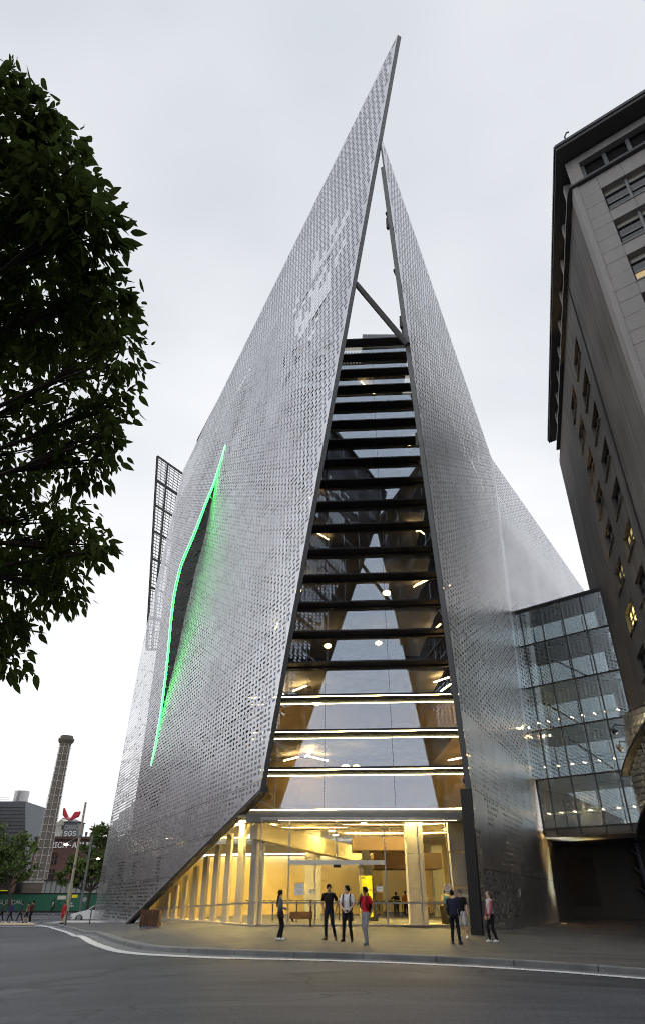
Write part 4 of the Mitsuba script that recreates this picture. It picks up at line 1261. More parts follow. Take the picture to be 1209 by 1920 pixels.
tree('street_tree', 'dense dark green street tree at the left edge in front of the grey tower', (-41.5, 100, .2), [(-44.5, 100, 8.8, 2.4), (-41.8, 100, 7.6, 2.0), (-42.8, 101, 5.6, 2.2), (-46.5, 101, 6.6, 3.0), (-40.2, 99.5, 5.2, 1.3), (-45.5, 100, 4.2, 2.0), (-50, 102, 8, 3.2)], 3, 5, 5200)
tree('street_tree', 'lighter green street tree between the lamp post and the silver screen', (-29.7, 95, .1), [(-29.2, 95, 8.6, 1.7), (-27.6, 96, 7.0, 2.2), (-31.2, 95, 6.3, 1.5), (-32.4, 95.5, 5.0, 1.1), (-29.6, 95, 5.0, 1.7), (-33.9, 96, 4.0, .9), (-31.4, 96, 3.6, 1.1), (-27, 95, 4.4, 1.6), (-25, 96, 8.2, 2.0)], 3, 6, 5200)
CH = thing('brick_chimney', 'tall tapering brick chimney wrapped in pale strapping', 'chimney')
cb, ct = np.array([-47.5, 125., 3.9]), np.array([-48.55, 125., 26.6]); cb[0] = ct[0] = -48.1
mb = MB().tube([cb, ct], [1.36, 1.0], 8); put('shaft', mb, 'chimney_brick', CH)
mb = MB()
for z, r0, r1 in ((26.4, 1.02, 1.1), (26.75, 1.2, 1.42), (27.15, 1.42, 1.42)): mb.tube([(cb[0], 125, z), (cb[0], 125, z + .36)], [r0, r1], 16)
mb.tube([(cb[0], 125, 27.5), (cb[0], 125, 28.0)], [1.18, 1.12], 16); put('crown', mb, 'chimney_brick', CH)
for i, z in enumerate(np.linspace(4.6, 25.9, 19)):
    r = 1.36 - .36 * (z - 3.9) / 22.7 + .03; an = np.arange(9) * math.pi / 4
    # octagonal strap following the shaft
    ring = np.array([(cb[0] + r * math.cos(t + math.pi / 8), 125 + r * math.sin(t + math.pi / 8), z) for t in an])
    put('strap', MB().tube(ring, .045, 4, False), 'white_paint', CH)
for k_ in range(8):
    t_ = k_ * math.pi / 4 + .2
    put('upright_strap', MB().tube([(cb[0] + 1.38 * math.cos(t_), 125 + 1.38 * math.sin(t_), 3.9), (cb[0] + 1.03 * math.cos(t_), 125 + 1.03 * math.sin(t_), 26.5)], .04, 4), 'white_paint', CH)
put('plinth', MB().box((-47.9, 125, 2.6), (3.6, 3.6, 3.0)), 'chimney_brick', CH); put('plinth_cap', MB().box((-47.9, 125, 4.15), (3.8, 3.8, .16)), 'white_paint', CH)
GTW = thing('grey_tower', 'grey louvred tower with sloping sides and a round drum on top', 'building')
mb = MB().add([(-92, 170, 0), (-67.2, 170, 0), (-67.2, 190, 0), (-92, 190, 0), (-84, 171.5, 22.4), (-73.0, 171.5, 22.4), (-73.0, 186, 22.4), (-84, 186, 22.4)],
              [[0, 1, 5, 4], [1, 2, 6, 5], [2, 3, 7, 6], [3, 0, 4, 7], [4, 5, 6, 7]]); put('wall', mb, 'slate', GTW)
for i, z in enumerate(np.arange(6, 22, .8)):
    t = z / 22.4; put('slat', MB().bar((-92 + 8 * t, 169.9 + 1.5 * t, z), (-67.2 - 5.8 * t, 169.9 + 1.5 * t, z), .12, .22), 'grey_metal', GTW)
put('drum', MB().tube([(-75.4, 174, 20.), (-75.4, 174, 25.0)], 1.75, 20), 'steel', GTW, smooth=30)
put('roof_rail', MB().tube([(-84, 172, 23.3), (-77.4, 172, 23.3)], .06, 4).tube([(-84, 172, 22.9), (-77.4, 172, 22.9)], .06, 4), 'white_paint', GTW)
BB_ = thing('brick_building', 'dark brick warehouse covered in white graffiti below a red rooftop figure', 'building')
put('wall', MB().box((-52, 153.2, 6.2), (16, 6, 12.6)).box((-46, 153.4, 5.8), (26, 5.6, 11.6)), 'brick', BB_)
put('parapet', MB().box((-52, 150.1, 12.75), (16.4, .4, .5)), 'rust', BB_)
put('dark_band', MB().box((-51.5, 150.12, 12.3), (15.5, .2, .14)), 'black', BB_)
for x in (-55.3, -50.8, -46.5):
    for z, arch in ((8.7, 1), (6.2, 0), (3.6, 0)):
        w = fresh(BB_ + '__window')
        put('pane', MB().box((x, 150.15, z), (1.0, .12, 1.6)), 'window_glass', w)
        put('frame', MB().box((x, 150.06, z), (1.0, .08, .08)).box((x, 150.06, z), (.08, .08, 1.6)), 'grey_metal', w)
        if arch: put('arch', MB().tube([(x + .62 * math.cos(t), 150.1, z + .75 + .55 * math.sin(t)) for t in np.linspace(0, math.pi, 9)], .12, 4), 'rust', w)
put('graffiti', letters('RICH-ADMRK+', 1.05, (-56.8, 150.12, 10.9), (1, 0, 0), (0, -1, 0), True, .04), 'white', BB_)
TB = thing('roof_house', 'small cream and grey roof house with a pitched roof and graffiti above the brick warehouse', 'building')
put('wall', MB().box((-55.6, 152.5, 14.0), (2.4, 3.5, 2.4)), 'cream', TB)
put('wall', MB().box((-53.2, 152.2, 14.3), (3.0, 4, 3.0)), 'slate', TB)
put('roof', MB().add([(-57, 150.6, 15.2), (-54.2, 150.6, 15.2), (-55.6, 150.6, 16.4), (-57, 154.4, 15.2), (-54.2, 154.4, 15.2), (-55.6, 154.4, 16.4)], [[0, 1, 2], [3, 5, 4], [1, 4, 5], [1, 5, 2], [0, 2, 5], [0, 5, 3]]), 'cream', TB)
put('roof', MB().add([(-55, 149.9, 15.8), (-51.3, 149.9, 15.8), (-51.3, 154.5, 15.8), (-55, 154.5, 15.8), (-53.2, 152, 16.5)], [[0, 1, 4], [1, 2, 4], [2, 3, 4], [3, 0, 4]]), 'grey_metal', TB)
put('window', MB().box((-54.95, 150.7, 14.75), (.62, .1, .7)), 'black', TB)
put('graffiti', letters('ORRO', .85, (-54.5, 150.18, 14.35), (1, 0, 0), (0, -1, 0), True, .03), 'pale_concrete', TB); put('graffiti', letters('SGS', .95, (-54.4, 150.14, 13.1), (1, 0, 0), (0, -1, 0), True, .03), 'white', TB); put('graffiti', letters('WS', .95, (-56.4, 150.5, 13.0), (1, 0, 0), (0, -1, 0), True, .03), 'white', TB)
put('vent', MB().tube([(-49.9, 151, 13.0), (-49.9, 151, 13.9)], [.15, .3], 8), 'grey_metal', TB)
RBd = thing('rooftop_figure', 'red and pink winged figure on the roof house', 'sculpture')
for sgn, w_ in ((-1, [(-54.0, 15.9), (-55.4, 18.0), (-55.3, 16.9), (-54.6, 16.3)]), (1, [(-53.6, 15.9), (-52.9, 17.2), (-51.9, 17.3), (-52.1, 16.6)])):
    cs = [np.array([x, 150.5, z + .35]) for x, z in w_]
    mm = m3.Manifold.batch_hull([m3.Manifold.sphere(.22, 8).translate(c.tolist()) for c in cs]).to_mesh()
    put('wing', trimesh.Trimesh(mm.vert_properties[:, :3], mm.tri_verts, process=False), 'red', RBd)
put('body', MB().tube([(-55.4, 150.5, 16.5), (-54.2, 150.5, 16.45), (-53.0, 150.5, 16.5)], [.12, .3, .12], 8), 'pink', RBd)
# pale sheds behind the hoarding
SH = thing('pale_shed', 'low pale corrugated shed behind the green hoarding', 'building')
put('wall', MB().box((-37, 120, 2.6), (15, 4, 3.4)), 'pale_concrete', SH)
for i in range(18): put('rib', MB().box((-44 + i * .82, 117.95, 3.2), (.1, .1, 2.0)), 'grey_metal', SH)
put('base', MB().box((-37, 117.9, 2.0), (15.1, .2, .6)), 'rust', SH); put('roof', MB().box((-37, 119.9, 4.36), (15.4, 4.4, .12)), 'dark_metal', SH)
DB = thing('dark_shed', 'dark building with a yellow awning behind the left tree', 'building')
put('wall', MB().box((-58, 124, 3.2), (14, 5, 6.0)), 'black', DB); put('awning', MB().box((-55, 121, 2.9), (8, 1.2, .16)), 'yellow', DB); put('pillar', MB().box((-50.6, 121, 3.0), (.7, .7, 5.0)), 'brick', DB)
# hoarding
HB = thing('hoarding', 'long green printed hoarding across the far street', 'hoarding')
hx0, hx1, hy, hz0, hz1 = -64., -22., 105., .28, 2.32
nH = 18
for i in range(nH):
    a, b = hx0 + i * (hx1 - hx0) / nH, hx0 + (i + 1) * (hx1 - hx0) / nH
    put('panel', MB().box(((a + b) / 2, hy, (hz0 + hz1) / 2 - .02 * (i - 9) / 9), (b - a - .015, .1, hz1 - hz0)), 'green_board', HB)
put('cap', MB().box(((hx0 + hx1) / 2, hy, hz1 + .04), (hx1 - hx0, .22, .12)), 'black', HB); put('kickboard', MB().box(((hx0 + hx1) / 2, hy - .02, hz0 - .1), (hx1 - hx0, .16, .22)), 'black', HB)
put('text', letters('DELIVERYMALL.COM.AU', .42, (-49.0, hy - .055, 1.18), (1, 0, 0), (0, -1, 0), True), 'white', HB)
for dx in (0, .9):
    put('chevron', MB().bar((-38.0 + dx, hy - .07, 1.3), (-36.9 + dx, hy - .07, 2.1), .02, .22, up=(0, 1, 0)).bar((-38.0 + dx, hy - .07, 1.35), (-36.9 + dx, hy - .07, .5), .02, .22, up=(0, 1, 0)), 'green_dark', HB)
put('text', letters('OPEN', .22, (-35.8, hy - .055, 1.05), (1, 0, 0), (0, -1, 0), True), 'white', HB); put('text', letters('MARKET', .2, (-35.8, hy - .055, .75), (1, 0, 0), (0, -1, 0), True), 'white', HB)
for (x, z, r, mt) in ((-33.3, 1.65, .3, 'pale_concrete'), (-27.4, 1.7, .36, 'white'), (-25.1, 1.25, .95, 'pale_concrete'), (-25.1, 1.25, .72, 'pink'), (-25.0, 1.25, .42, 'pale_concrete')):
    d_ = .056 + (.95 - r) * .012
    m = trimesh.creation.cylinder(r, .01, sections=24); m.apply_transform(trimesh.transformations.rotation_matrix(math.pi / 2, [1, 0, 0])); m.vertices += (x, hy - d_, z); put('roundel', m, mt, HB)
# lamp posts
LP1 = thing('lamp_post', 'tall pale lamp post with a short lamp arm at the street corner', 'lamp post')
put('pole', MB().tube([(-23.9, 70.5, -.3), (-23.9, 70.5, 2.9), (-23.9, 70.5, 3.0), (-23.9, 70.5, 10.0)], [.19, .17, .125, .1], 14), 'cream_post', LP1, smooth=30)
put('collar', MB().tube([(-23.9, 70.5, 6.85), (-23.9, 70.5, 7.05)], .16, 12), 'grey_metal', LP1); put('collar', MB().tube([(-23.9, 70.5, 4.3), (-23.9, 70.5, 4.45)], .17, 12), 'grey_metal', LP1)
put('arm', MB().tube([(-23.9, 70.5, 6.95), (-25.0, 70.5, 6.35)], .04, 6), 'grey_metal', LP1)
m = trimesh.creation.icosphere(2, .15); m.vertices *= (1.5, 1, .5); m.vertices += (-25.1, 70.5, 6.2); put('lamp', m, 'white', LP1, smooth=True, **emit((1., .8, .5), 4.))
put('sign_box', MB().box((-24.5, 70.3, 1.75), (.8, .1, .3)), 'cream', LP1); put('sign_box', MB().box((-23.3, 70.3, 1.85), (.5, .1, .25)), 'yellow', LP1)
LP2 = thing('lamp_post', 'thin grey mast standing behind the tall lamp post', 'lamp post')
put('pole', MB().tube([(-27.35, 85, 0), (-27.35, 85, 8.2)], .12, 8), 'grey_metal', LP2); put('arm', MB().tube([(-27.35, 85, 5.6), (-26.4, 85, 5.75)], .04, 5), 'grey_metal', LP2)
m = trimesh.creation.icosphere(2, .15); m.vertices *= (1.5, 1, .5); m.vertices += (-26.2, 85, 5.7); put('lamp', m, 'white', LP2, smooth=True, **emit((1., .76, .4), 4.))
for x, y, lab in ((-21.0, 62.2, 'thin dark bollard by the kerb in front of the person in red'), (-20.2, 66., 'thin dark bollard in front of the white car')):
    b_ = thing('bollard', lab, 'bollard'); put('post', MB().tube([(x, y, pz(x, y) - .02), (x, y, pz(x, y) + 1.05)], .05, 8), 'dark_metal', b_); put('cap', MB().tube([(x, y, pz(x, y) + 1.05), (x, y, pz(x, y) + 1.1)], [.06, .03], 8), 'steel', b_)
# white car, its front beyond the edge of the screen
CAR = thing('parked_car', 'white car stopped at the far corner, its tail hidden by the silver screen', 'car')
co = np.array([-26.1, 79.3, Gf(-22, 79) + .02])
prof = [(0, .28), (.02, .55), (.25, .72), (1.15, .93), (1.55, 1.0), (2.3, 1.42), (3.5, 1.45), (4.3, 1.05), (4.5, .95), (4.55, .4), (4.45, .25), (3.9, .22), (3.85, .42), (3.7, .56), (3.5, .6), (3.3, .56), (3.15, .42), (3.1, .22), (1.3, .22), (1.25, .42), (1.1, .56), (.9, .6), (.7, .56), (.55, .42), (.5, .22), (.1, .22)]
bm = MB().poly(prof, 1.7, co + np.array([0, -.85, 0]), (1, 0, 0), (0, 0, 1)); put('body', bm, 'car_paint', CAR, smooth=25)
put('window', MB().poly([(1.75, 1.02), (2.35, 1.36), (3.45, 1.38), (4.0, 1.05)], .01, co + np.array([0, -.862, 0]), (1, 0, 0), (0, 0, 1)), 'black', CAR)
put('headlight', MB().box(co + [.2, -.8, .62], (.35, .15, .13)), 'white', CAR); put('foglight', MB().box(co + [.1, -.84, .36], (.14, .06, .1)), 'black', CAR)
for x in (.9, 3.5):
    w = fresh(CAR + '__wheel'); c = co + [x, -.80, .31]
    put('tyre', MB().tube([c + [0, -.1, 0], c + [0, .1, 0]], .32, 20), 'tyre', w, smooth=30); put('rim', MB().tube([c + [0, -.115, 0], c + [0, -.1, 0]], [.2, .22], 16), 'steel', w)
    for k_ in range(6): t_ = k_ * math.pi / 3; put('spoke', MB().bar(c + [0, -.12, 0], c + [.19 * math.cos(t_), -.12, .19 * math.sin(t_)], .02, .04, up=(0, 1, 0)), 'black', w)

# ------------------------------------------------------------------ overhanging tree at the upper left
OT = thing('overhanging_tree', 'dark large leaved tree hanging into the picture from the left', 'tree')
CL = [(-3.27, 3.75, 8.03, .82), (-2.61, 3.66, 7.41, .52), (-2.27, 3.72, 6.92, .42), (-2.24, 4.36, 6.65, .40), (-1.95, 4.35, 5.9, .31), (-3.18, 4.77, 7.13, .88), (-2.66, 4.98, 6.01, .63), (-2.04, 4.76, 5.6, .23), (-3.3, 5.52, 5.62, .5), (-2.39, 5.11, 5.22, .34), (-2.05, 4.76, 5.22, .2), (-2.99, 5.7, 4.83, .58), (-2.4, 5.46, 4.46, .3), (-2.1, 5.31, 4.32, .13), (-3.2, 6.19, 4.4, .48), (-2.54, 5.76, 4.14, .25), (-3.12, 6.08, 3.82, .21), (-2.97, 5.96, 3.43, .16), (-4.05, 4.59, 7.43, 1.28), (-4.35, 5.81, 5.8, 1.08), (-3.88, 6.47, 4.34, .64), (-3.3, 3.35, 8.69, .25), (-2.76, 3.3, 8.01, .23)]
rt = np.random.default_rng(17)
tb = np.array([-7.2, 6.0, Gf(-7.2, 6)])
mb = MB().tube([tb, tb + [.1, 0, 2.2], tb + [.6, -.2, 4.2]], [.34, .26, .2], 10)
hub = tb + [.6, -.2, 4.2]
for c in CL:
    c3 = np.array(c[:3]); mid = (hub + c3) / 2 + rt.normal(size=3) * .2 + [0, 0, .25]
    mb.tube([hub, mid, c3], [.06, .028, .012], 6)
    for _ in range(int(5 + 12 * c[3])):
        d = rt.normal(size=3); d /= np.linalg.norm(d); e = c3 + d * c[3] * .95
        mb.tube([mid * .35 + c3 * .65, (c3 * .75 + e * .25) + rt.normal(size=3) * .05, e], [.012, .008, .004], 4, False)
put('trunk', mb, 'bark', OT, smooth=True)
prof = np.array([(0, 0), (.12, .34), (.3, .5), (.52, .46), (.78, .24), (1, 0)]); leafV, leafF = [], []
for t, w in prof: leafV += [(-w * .42, t, -w * .10), (0, t, 0), (w * .42, t, -w * .10)]
leafV = np.array(leafV); leafV[:, 2] -= .18 * leafV[:, 1] ** 2
for i in range(len(prof) - 1):
    for j in range(2): leafF.append([3 * i + j, 3 * i + j + 1, 3 * i + 4 + j, 3 * i + 3 + j])
leafF = np.array(leafF); leafF = np.vstack([leafF[:, [0, 1, 2]], leafF[:, [0, 2, 3]]])
LV, LF = [], []; n = 0
for c in CL:
    c3 = np.array(c[:3]); out = c[0] < -3.7
    for _ in range(int((560 if not out else 380) * c[3] ** 1.8) + 12):
        d = rt.normal(size=3); d /= np.linalg.norm(d); p = c3 + d * c[3] * rt.uniform(.25, 1.02) ** .6
        for q in range(3):
            dirn = d * .5 + np.array([.25, 0, -.95]) + rt.normal(size=3) * .45; dirn /= np.linalg.norm(dirn)
            sd = np.cross(dirn, rt.normal(size=3)); sd /= np.linalg.norm(sd); nn = np.cross(sd, dirn); s = rt.uniform(.07, .205) * (1.15 if c3[2] > 6.5 else .82)
            LV.append(p + rt.normal(size=3) * .05 + s * (leafV[:, :1] * sd + leafV[:, 1:2] * dirn + leafV[:, 2:] * nn)); LF.append(leafF + n); n += len(leafV)
# the largest leaves singly, the others as one mass
cams = [np.linalg.norm(v.mean(0) - [0, 0, 1.5]) - (.0 if v.mean(0)[0] > -3.2 else 9) * -1 for v in LV]
order = np.argsort(cams)
for i in order[:60]: put('leaf', trimesh.Trimesh(LV[i], leafF, process=False), 'leaf', OT)
rest = MB()
V = np.vstack([LV[i] for i in order[60:]]); F = np.vstack([leafF + k * len(leafV) for k in range(len(order) - 60)])
k = put('foliage', trimesh.Trimesh(V, F, process=False), 'leaf', OT); tag(k, kind='stuff')

# the rest of the street: the opposite side and the blocks just outside the picture
for i, (x, y, w, d, h, lab) in enumerate(((-95.5, 140, 41, 14, 30, 'tall brick block at the far end of the street on the left'), (-68, 84, 18, 22, 16, 'brick block on the left side of the street beyond the crossing'),
                                          (-14, -17, 60, 10, 15, 'long brick building on the opposite side of the street'), (44, -14, 44, 10, 19, 'taller brick building opposite the stone office building'))):
    ob = thing('street_building', lab, 'building')
    put('wall', MB().box((x, y, h / 2 - .5), (w, d, h + 1)), 'brick', ob); put('roof', MB().box((x, y, h + .1), (w + .6, d + .6, .3)), 'dark_metal', ob)
    for z in np.arange(2.2, h - 1.5, 3.4):
        for xx in np.arange(x - w / 2 + 2, x + w / 2 - 1, 4.): put('window', MB().box((xx, y + (d / 2 if y < 0 else -d / 2), z), (1.6, .1, 1.7)), 'window_glass', ob)

# ------------------------------------------------------------------ people
def cloth(name, c, rough=.85):
    key = 'bsdf_' + name
    if key not in scene: scene[key] = princ(c, rough, 0, .2)
    return name


def sp(c, r, n=12): return m3.Manifold.sphere(float(r), n).translate([float(x) for x in c])
def bone(a, ra, b, rb, n=12): return m3.Manifold.batch_hull([sp(a, ra, n), sp(b, rb, n)])
def ell(c, r3, n=16): return m3.Manifold.sphere(1.0, n).scale([float(x) for x in r3]).translate([float(x) for x in c])


def uni(parts): return m3.Manifold.batch_boolean(parts, m3.OpType.Add)


def finish(man, ref, iters=8, wrinkle=0., seed=0):
    m = man.refine_to_length(ref).to_mesh()
    t = trimesh.Trimesh(m.vert_properties[:, :3], m.tri_verts, process=True)
    if iters: trimesh.smoothing.filter_taubin(t, lamb=.5, nu=.52, iterations=iters)
    if wrinkle:
        v = np.array(t.vertices); nz = meshkit.fbm(v * np.array([9, 9, 16.]) + seed, 3, seed) - .5
        t.vertices = v + t.vertex_normals * nz[:, None] * wrinkle
    return t


def ik(a, t, l1, l2, hint):
    a, t, hint = (np.asarray(x, float) for x in (a, t, hint)); d = t - a; L = np.linalg.norm(d)
    if L > (l1 + l2) * .995: t = a + d / L * (l1 + l2) * .995; d = t - a; L = np.linalg.norm(d)
    u = d / L; h = hint - u * np.dot(hint, u); h /= np.linalg.norm(h) + 1e-9
    x = (l1 * l1 - l2 * l2 + L * L) / (2 * L); y = math.sqrt(max(l1 * l1 - x * x, 1e-6))
    return a + u * x + h * y, t


SKINS = {'fair': (.60, .38, .28), 'tan': (.46, .28, .19), 'brown': (.27, .155, .10), 'light': (.64, .45, .34)}


def hand_parts(w, d, nrm, side, k):
    """palm, four bent fingers of unequal length and a thumb; w wrist, d direction, nrm palm normal"""
    d = d / np.linalg.norm(d); nrm = nrm - d * np.dot(d, nrm); nrm /= np.linalg.norm(nrm); x = np.cross(d, nrm) * side
    P = [m3.Manifold.batch_hull([sp(w, .021 * k, 8), sp(w + d * .085 * k + x * .032 * k, .013 * k, 8), sp(w + d * .085 * k - x * .032 * k, .012 * k, 8), sp(w + d * .03 * k + x * .026 * k, .016 * k, 8), sp(w + d * .03 * k - x * .024 * k, .015 * k, 8)])]
    for o, L in ((.031, .066), (.011, .076), (-.010, .07), (-.030, .054)):
        b = w + d * .085 * k + x * o * k; d2 = d * .9 + nrm * .42; d2 /= np.linalg.norm(d2); d3 = d * .6 + nrm * .8; d3 /= np.linalg.norm(d3)
        m_ = b + d2 * L * .55 * k; P += [bone(b, .0098 * k, m_, .0088 * k, 8), bone(m_, .0088 * k, m_ + d3 * L * .45 * k, .0074 * k, 8)]
    b = w + d * .03 * k + x * .026 * k; d2 = d * .62 + x * .62 + nrm * .35; d2 /= np.linalg.norm(d2); m_ = b + d2 * .042 * k
    P += [bone(b, .0125 * k, m_, .0108 * k, 8), bone(m_, .0108 * k, m_ + (d * .9 + nrm * .3) * .028 * k, .0088 * k, 8)]
    return P


def person(label, loc, face, H=1.75, skin='tan', shirt=('cloth_black', (.012, .012, .014)), sleeve='short', trousers=('cloth_navy', (.012, .014, .022)), shorts=False,
           shoes=('cloth_white', (.7, .7, .7)), hair=('cloth_hair', (.012, .009, .008)), hairstyle='short', feet=((-.11, .0), (.11, .0)), foot_yaw=(0, 0), hands=((-.26, .05, .8), (.26, .05, .8)),
           elbow=((-.3, -1, 0), (.3, -1, 0)), head_yaw=0., lean=(0, 0), backpack=None, bag=None, beard=False, cap=None, sleeves_mat=None, detail=True, group=None, knee=((0, 1, 0), (0, 1, 0)), fat=1.0, untuck=.0, watch=False, lift=(0, 0)):
    key = thing('person', label, 'person', group)
    k = H / 1.75; f = np.array([face[0], face[1], 0.]); f /= np.linalg.norm(f); r = np.array([f[1], -f[0], 0]); z = UPZ
    R = np.stack([r, f, z]); lo = np.array([loc[0], loc[1], loc[2]])
    tw = lambda m: trimesh.Trimesh(np.array(m.vertices) @ R + lo, m.faces, process=False)
    L = np.array([lean[0], lean[1], 0.])
    hipc = np.array([0, 0, .93 * k]) + L * .4 * k; ch = np.array([0, .01, 1.27 * k]) + L * .8 * k; nk = np.array([0, -.01, 1.475 * k]) + L * k
    sh = [ch + [s * .185 * k * fat ** .5, -.01, .145 * k] for s in (-1, 1)]; hip = [hipc + [s * .085 * k, 0, -.02 * k] for s in (-1, 1)]
    hd = nk + [0, .022 * k, .155 * k]
    ca, sa = math.cos(head_yaw), math.sin(head_yaw); hf = np.array([sa, ca, 0]); hr = np.array([ca, -sa, 0])
    ank = [np.array([feet[i][0] * k, feet[i][1] * k, (.085 + lift[i]) * k]) for i in (0, 1)]
    kn = []
    for i in (0, 1): q, t = ik(hip[i], ank[i], .43 * k, .42 * k, knee[i]); kn.append(q); ank[i] = t
    el, wr = [], []
    for i in (0, 1): q, t = ik(sh[i], np.array(hands[i], float) * [k, k, k] + L * .6 * k, .285 * k, .255 * k, elbow[i]); el.append(q); wr.append(t)
    # body: one continuous surface (slightly inside the clothes)
    B = [m3.Manifold.batch_hull([ell(hipc, (.145 * k, .095 * k, .09 * k)), ell(hipc + [0, 0, .14 * k], (.125 * k, .085 * k, .06 * k))]),
         m3.Manifold.batch_hull([ell(hipc + [0, 0, .14 * k], (.125 * k, .085 * k, .06 * k)), ell(ch, (.15 * k, .1 * k, .1 * k)), ell(ch + [0, -.01, .1 * k], (.16 * k, .08 * k, .05 * k))]),
         bone(nk - [0, 0, .03 * k], .058 * k, nk + [0, .01 * k, .07 * k], .05 * k)]
    B.append(m3.Manifold.batch_hull([sp(s, .05 * k, 10) for s in sh] + [sp(nk - [0, 0, .05 * k], .06 * k)]))
    for i in (0, 1):
        B += [bone(hip[i], .075 * k, kn[i], .047 * k), bone(kn[i], .047 * k, kn[i] * .6 + ank[i] * .4 + [0, -.012 * k, 0], .047 * k), bone(kn[i] * .6 + ank[i] * .4 + [0, -.012 * k, 0], .047 * k, ank[i], .034 * k)]
        yw = foot_yaw[i]; fd = np.array([math.sin(yw), math.cos(yw), 0])
        B.append(m3.Manifold.batch_hull([sp(ank[i] - fd * .03 * k - z * .04 * k, .03 * k, 8), sp(ank[i] + fd * .13 * k - z * .055 * k, .022 * k, 8)]))
        B += [bone(sh[i], .05 * k, el[i], .037 * k), bone(el[i], .038 * k, el[i] * .6 + wr[i] * .4, .036 * k), bone(el[i] * .6 + wr[i] * .4, .036 * k, wr[i], .025 * k)]
        dv = wr[i] - el[i]; s = (-1, 1)[i]
        if detail: B += hand_parts(wr[i], dv, np.array([-s * .8, .35, 0]), s, k)
        else: B.append(bone(wr[i], .026 * k, wr[i] + dv / np.linalg.norm(dv) * .1 * k, .028 * k, 8))
    # head with jaw, chin, nose, brow, ears
    HP = [m3.Manifold.batch_hull([ell(hd + z * .03 * k - hf * .012 * k, (.073 * k, .09 * k, .088 * k)), ell(hd - z * .075 * k + hf * .035 * k, (.042 * k, .04 * k, .035 * k)), ell(hd - z * .02 * k + hf * .03 * k, (.062 * k, .055 * k, .06 * k))])]
    HP.append(m3.Manifold.batch_hull([sp(hd + hf * .083 * k + z * .012 * k, .010 * k, 8), sp(hd + hf * .098 * k - z * .026 * k, .013 * k, 8), sp(hd + hf * .082 * k - z * .03 * k, .016 * k, 8)]))
    HP.append(m3.Manifold.batch_hull([sp(hd + hf * .074 * k + z * .03 * k + hr * .03 * k, .014 * k, 8), sp(hd + hf * .074 * k + z * .03 * k - hr * .03 * k, .014 * k, 8)]))
    for s in (-1, 1): HP.append(ell(hd + hr * s * .074 * k - hf * .008 * k - z * .005 * k, (.012 * k, .02 * k, .03 * k), 8))
    B += HP
    skn = cloth('skin_' + skin, SKINS[skin], .55)
    put('body', tw(finish(uni(B), .035 * k, 5)), skn, key, smooth=True)
    if detail:
        mb = MB()
        for s in (-1, 1): m = trimesh.creation.icosphere(1, .011 * k); m.vertices += hd + hf * .079 * k + hr * s * .03 * k + z * .012 * k; mb.mesh(tw(m))
        put('eyes', mb, cloth('eye_dark', (.02, .015, .012), .3), key)
        m = ell(hd + hf * .074 * k - z * .055 * k, (.02 * k, .009 * k, .006 * k), 8).to_mesh(); put('mouth', tw(trimesh.Trimesh(m.vert_properties[:, :3], m.tri_verts)), cloth('lip', (.3, .12, .1), .5), key)
    # clothes
    g = .016 * k
    lowz = .1 + untuck
    S = [m3.Manifold.batch_hull([ell(hipc + [0, 0, lowz * .2 * k], (.155 * k * fat, .112 * k * fat, .05 * k)), ell(hipc + [0, 0, .15 * k], (.142 * k * fat, .105 * k * fat, .06 * k))]),
         m3.Manifold.batch_hull([ell(hipc + [0, 0, .15 * k], (.142 * k * fat, .105 * k * fat, .06 * k)), ell(ch, (.168 * k * fat, .118 * k * fat, .1 * k)), ell(ch + [0, -.01, .1 * k], (.175 * k * fat, .095 * k, .055 * k))]),
         m3.Manifold.batch_hull([sp(s, .064 * k, 10) for s in sh] + [sp(nk - [0, 0, .045 * k], .068 * k)])]
    SL = []
    for i in (0, 1):
        if sleeve == 'short':
            e = sh[i] * .38 + el[i] * .62; SL.append(bone(sh[i], .066 * k, e, .060 * k))
        else:
            SL += [bone(sh[i], .064 * k, el[i], .052 * k), bone(el[i], .052 * k, el[i] * .08 + wr[i] * .92, .038 * k)]
    if sleeves_mat is None: S += SL
    hole = m3.Manifold.batch_hull([sp(nk + [0, .04 * k, .06 * k], .055 * k), sp(nk + [0, .075 * k, .02 * k], .022 * k)])
    put('shirt', tw(finish(uni(S) - hole, .03 * k, 6, .016 * k, 3)), cloth(*shirt), key, smooth=True)
    if sleeves_mat is not None:
        for sm in ((SL[:2], SL[2:]) if sleeve == 'long' else ([SL[0]], [SL[1]])): put('sleeve', tw(finish(uni(sm), .03 * k, 4, .014 * k, 5)), cloth(*sleeves_mat), key, smooth=True)
    Tt = [m3.Manifold.batch_hull([ell(hipc + [0, 0, .06 * k], (.15 * k * fat, .106 * k * fat, .03 * k)), ell(hipc - [0, 0, .06 * k], (.155 * k * fat, .112 * k, .07 * k))])]
    for i in (0, 1):
        Tt.append(bone(hip[i], .094 * k, kn[i] + (0 if not shorts else .0), .065 * k))
        if not shorts: Tt.append(bone(kn[i], .066 * k, ank[i] + [0, 0, .01 * k], .052 * k))
    put('trousers' if not shorts else 'shorts', tw(finish(uni(Tt), .032 * k, 6, .018 * k, 9)), cloth(*trousers), key, smooth=True)
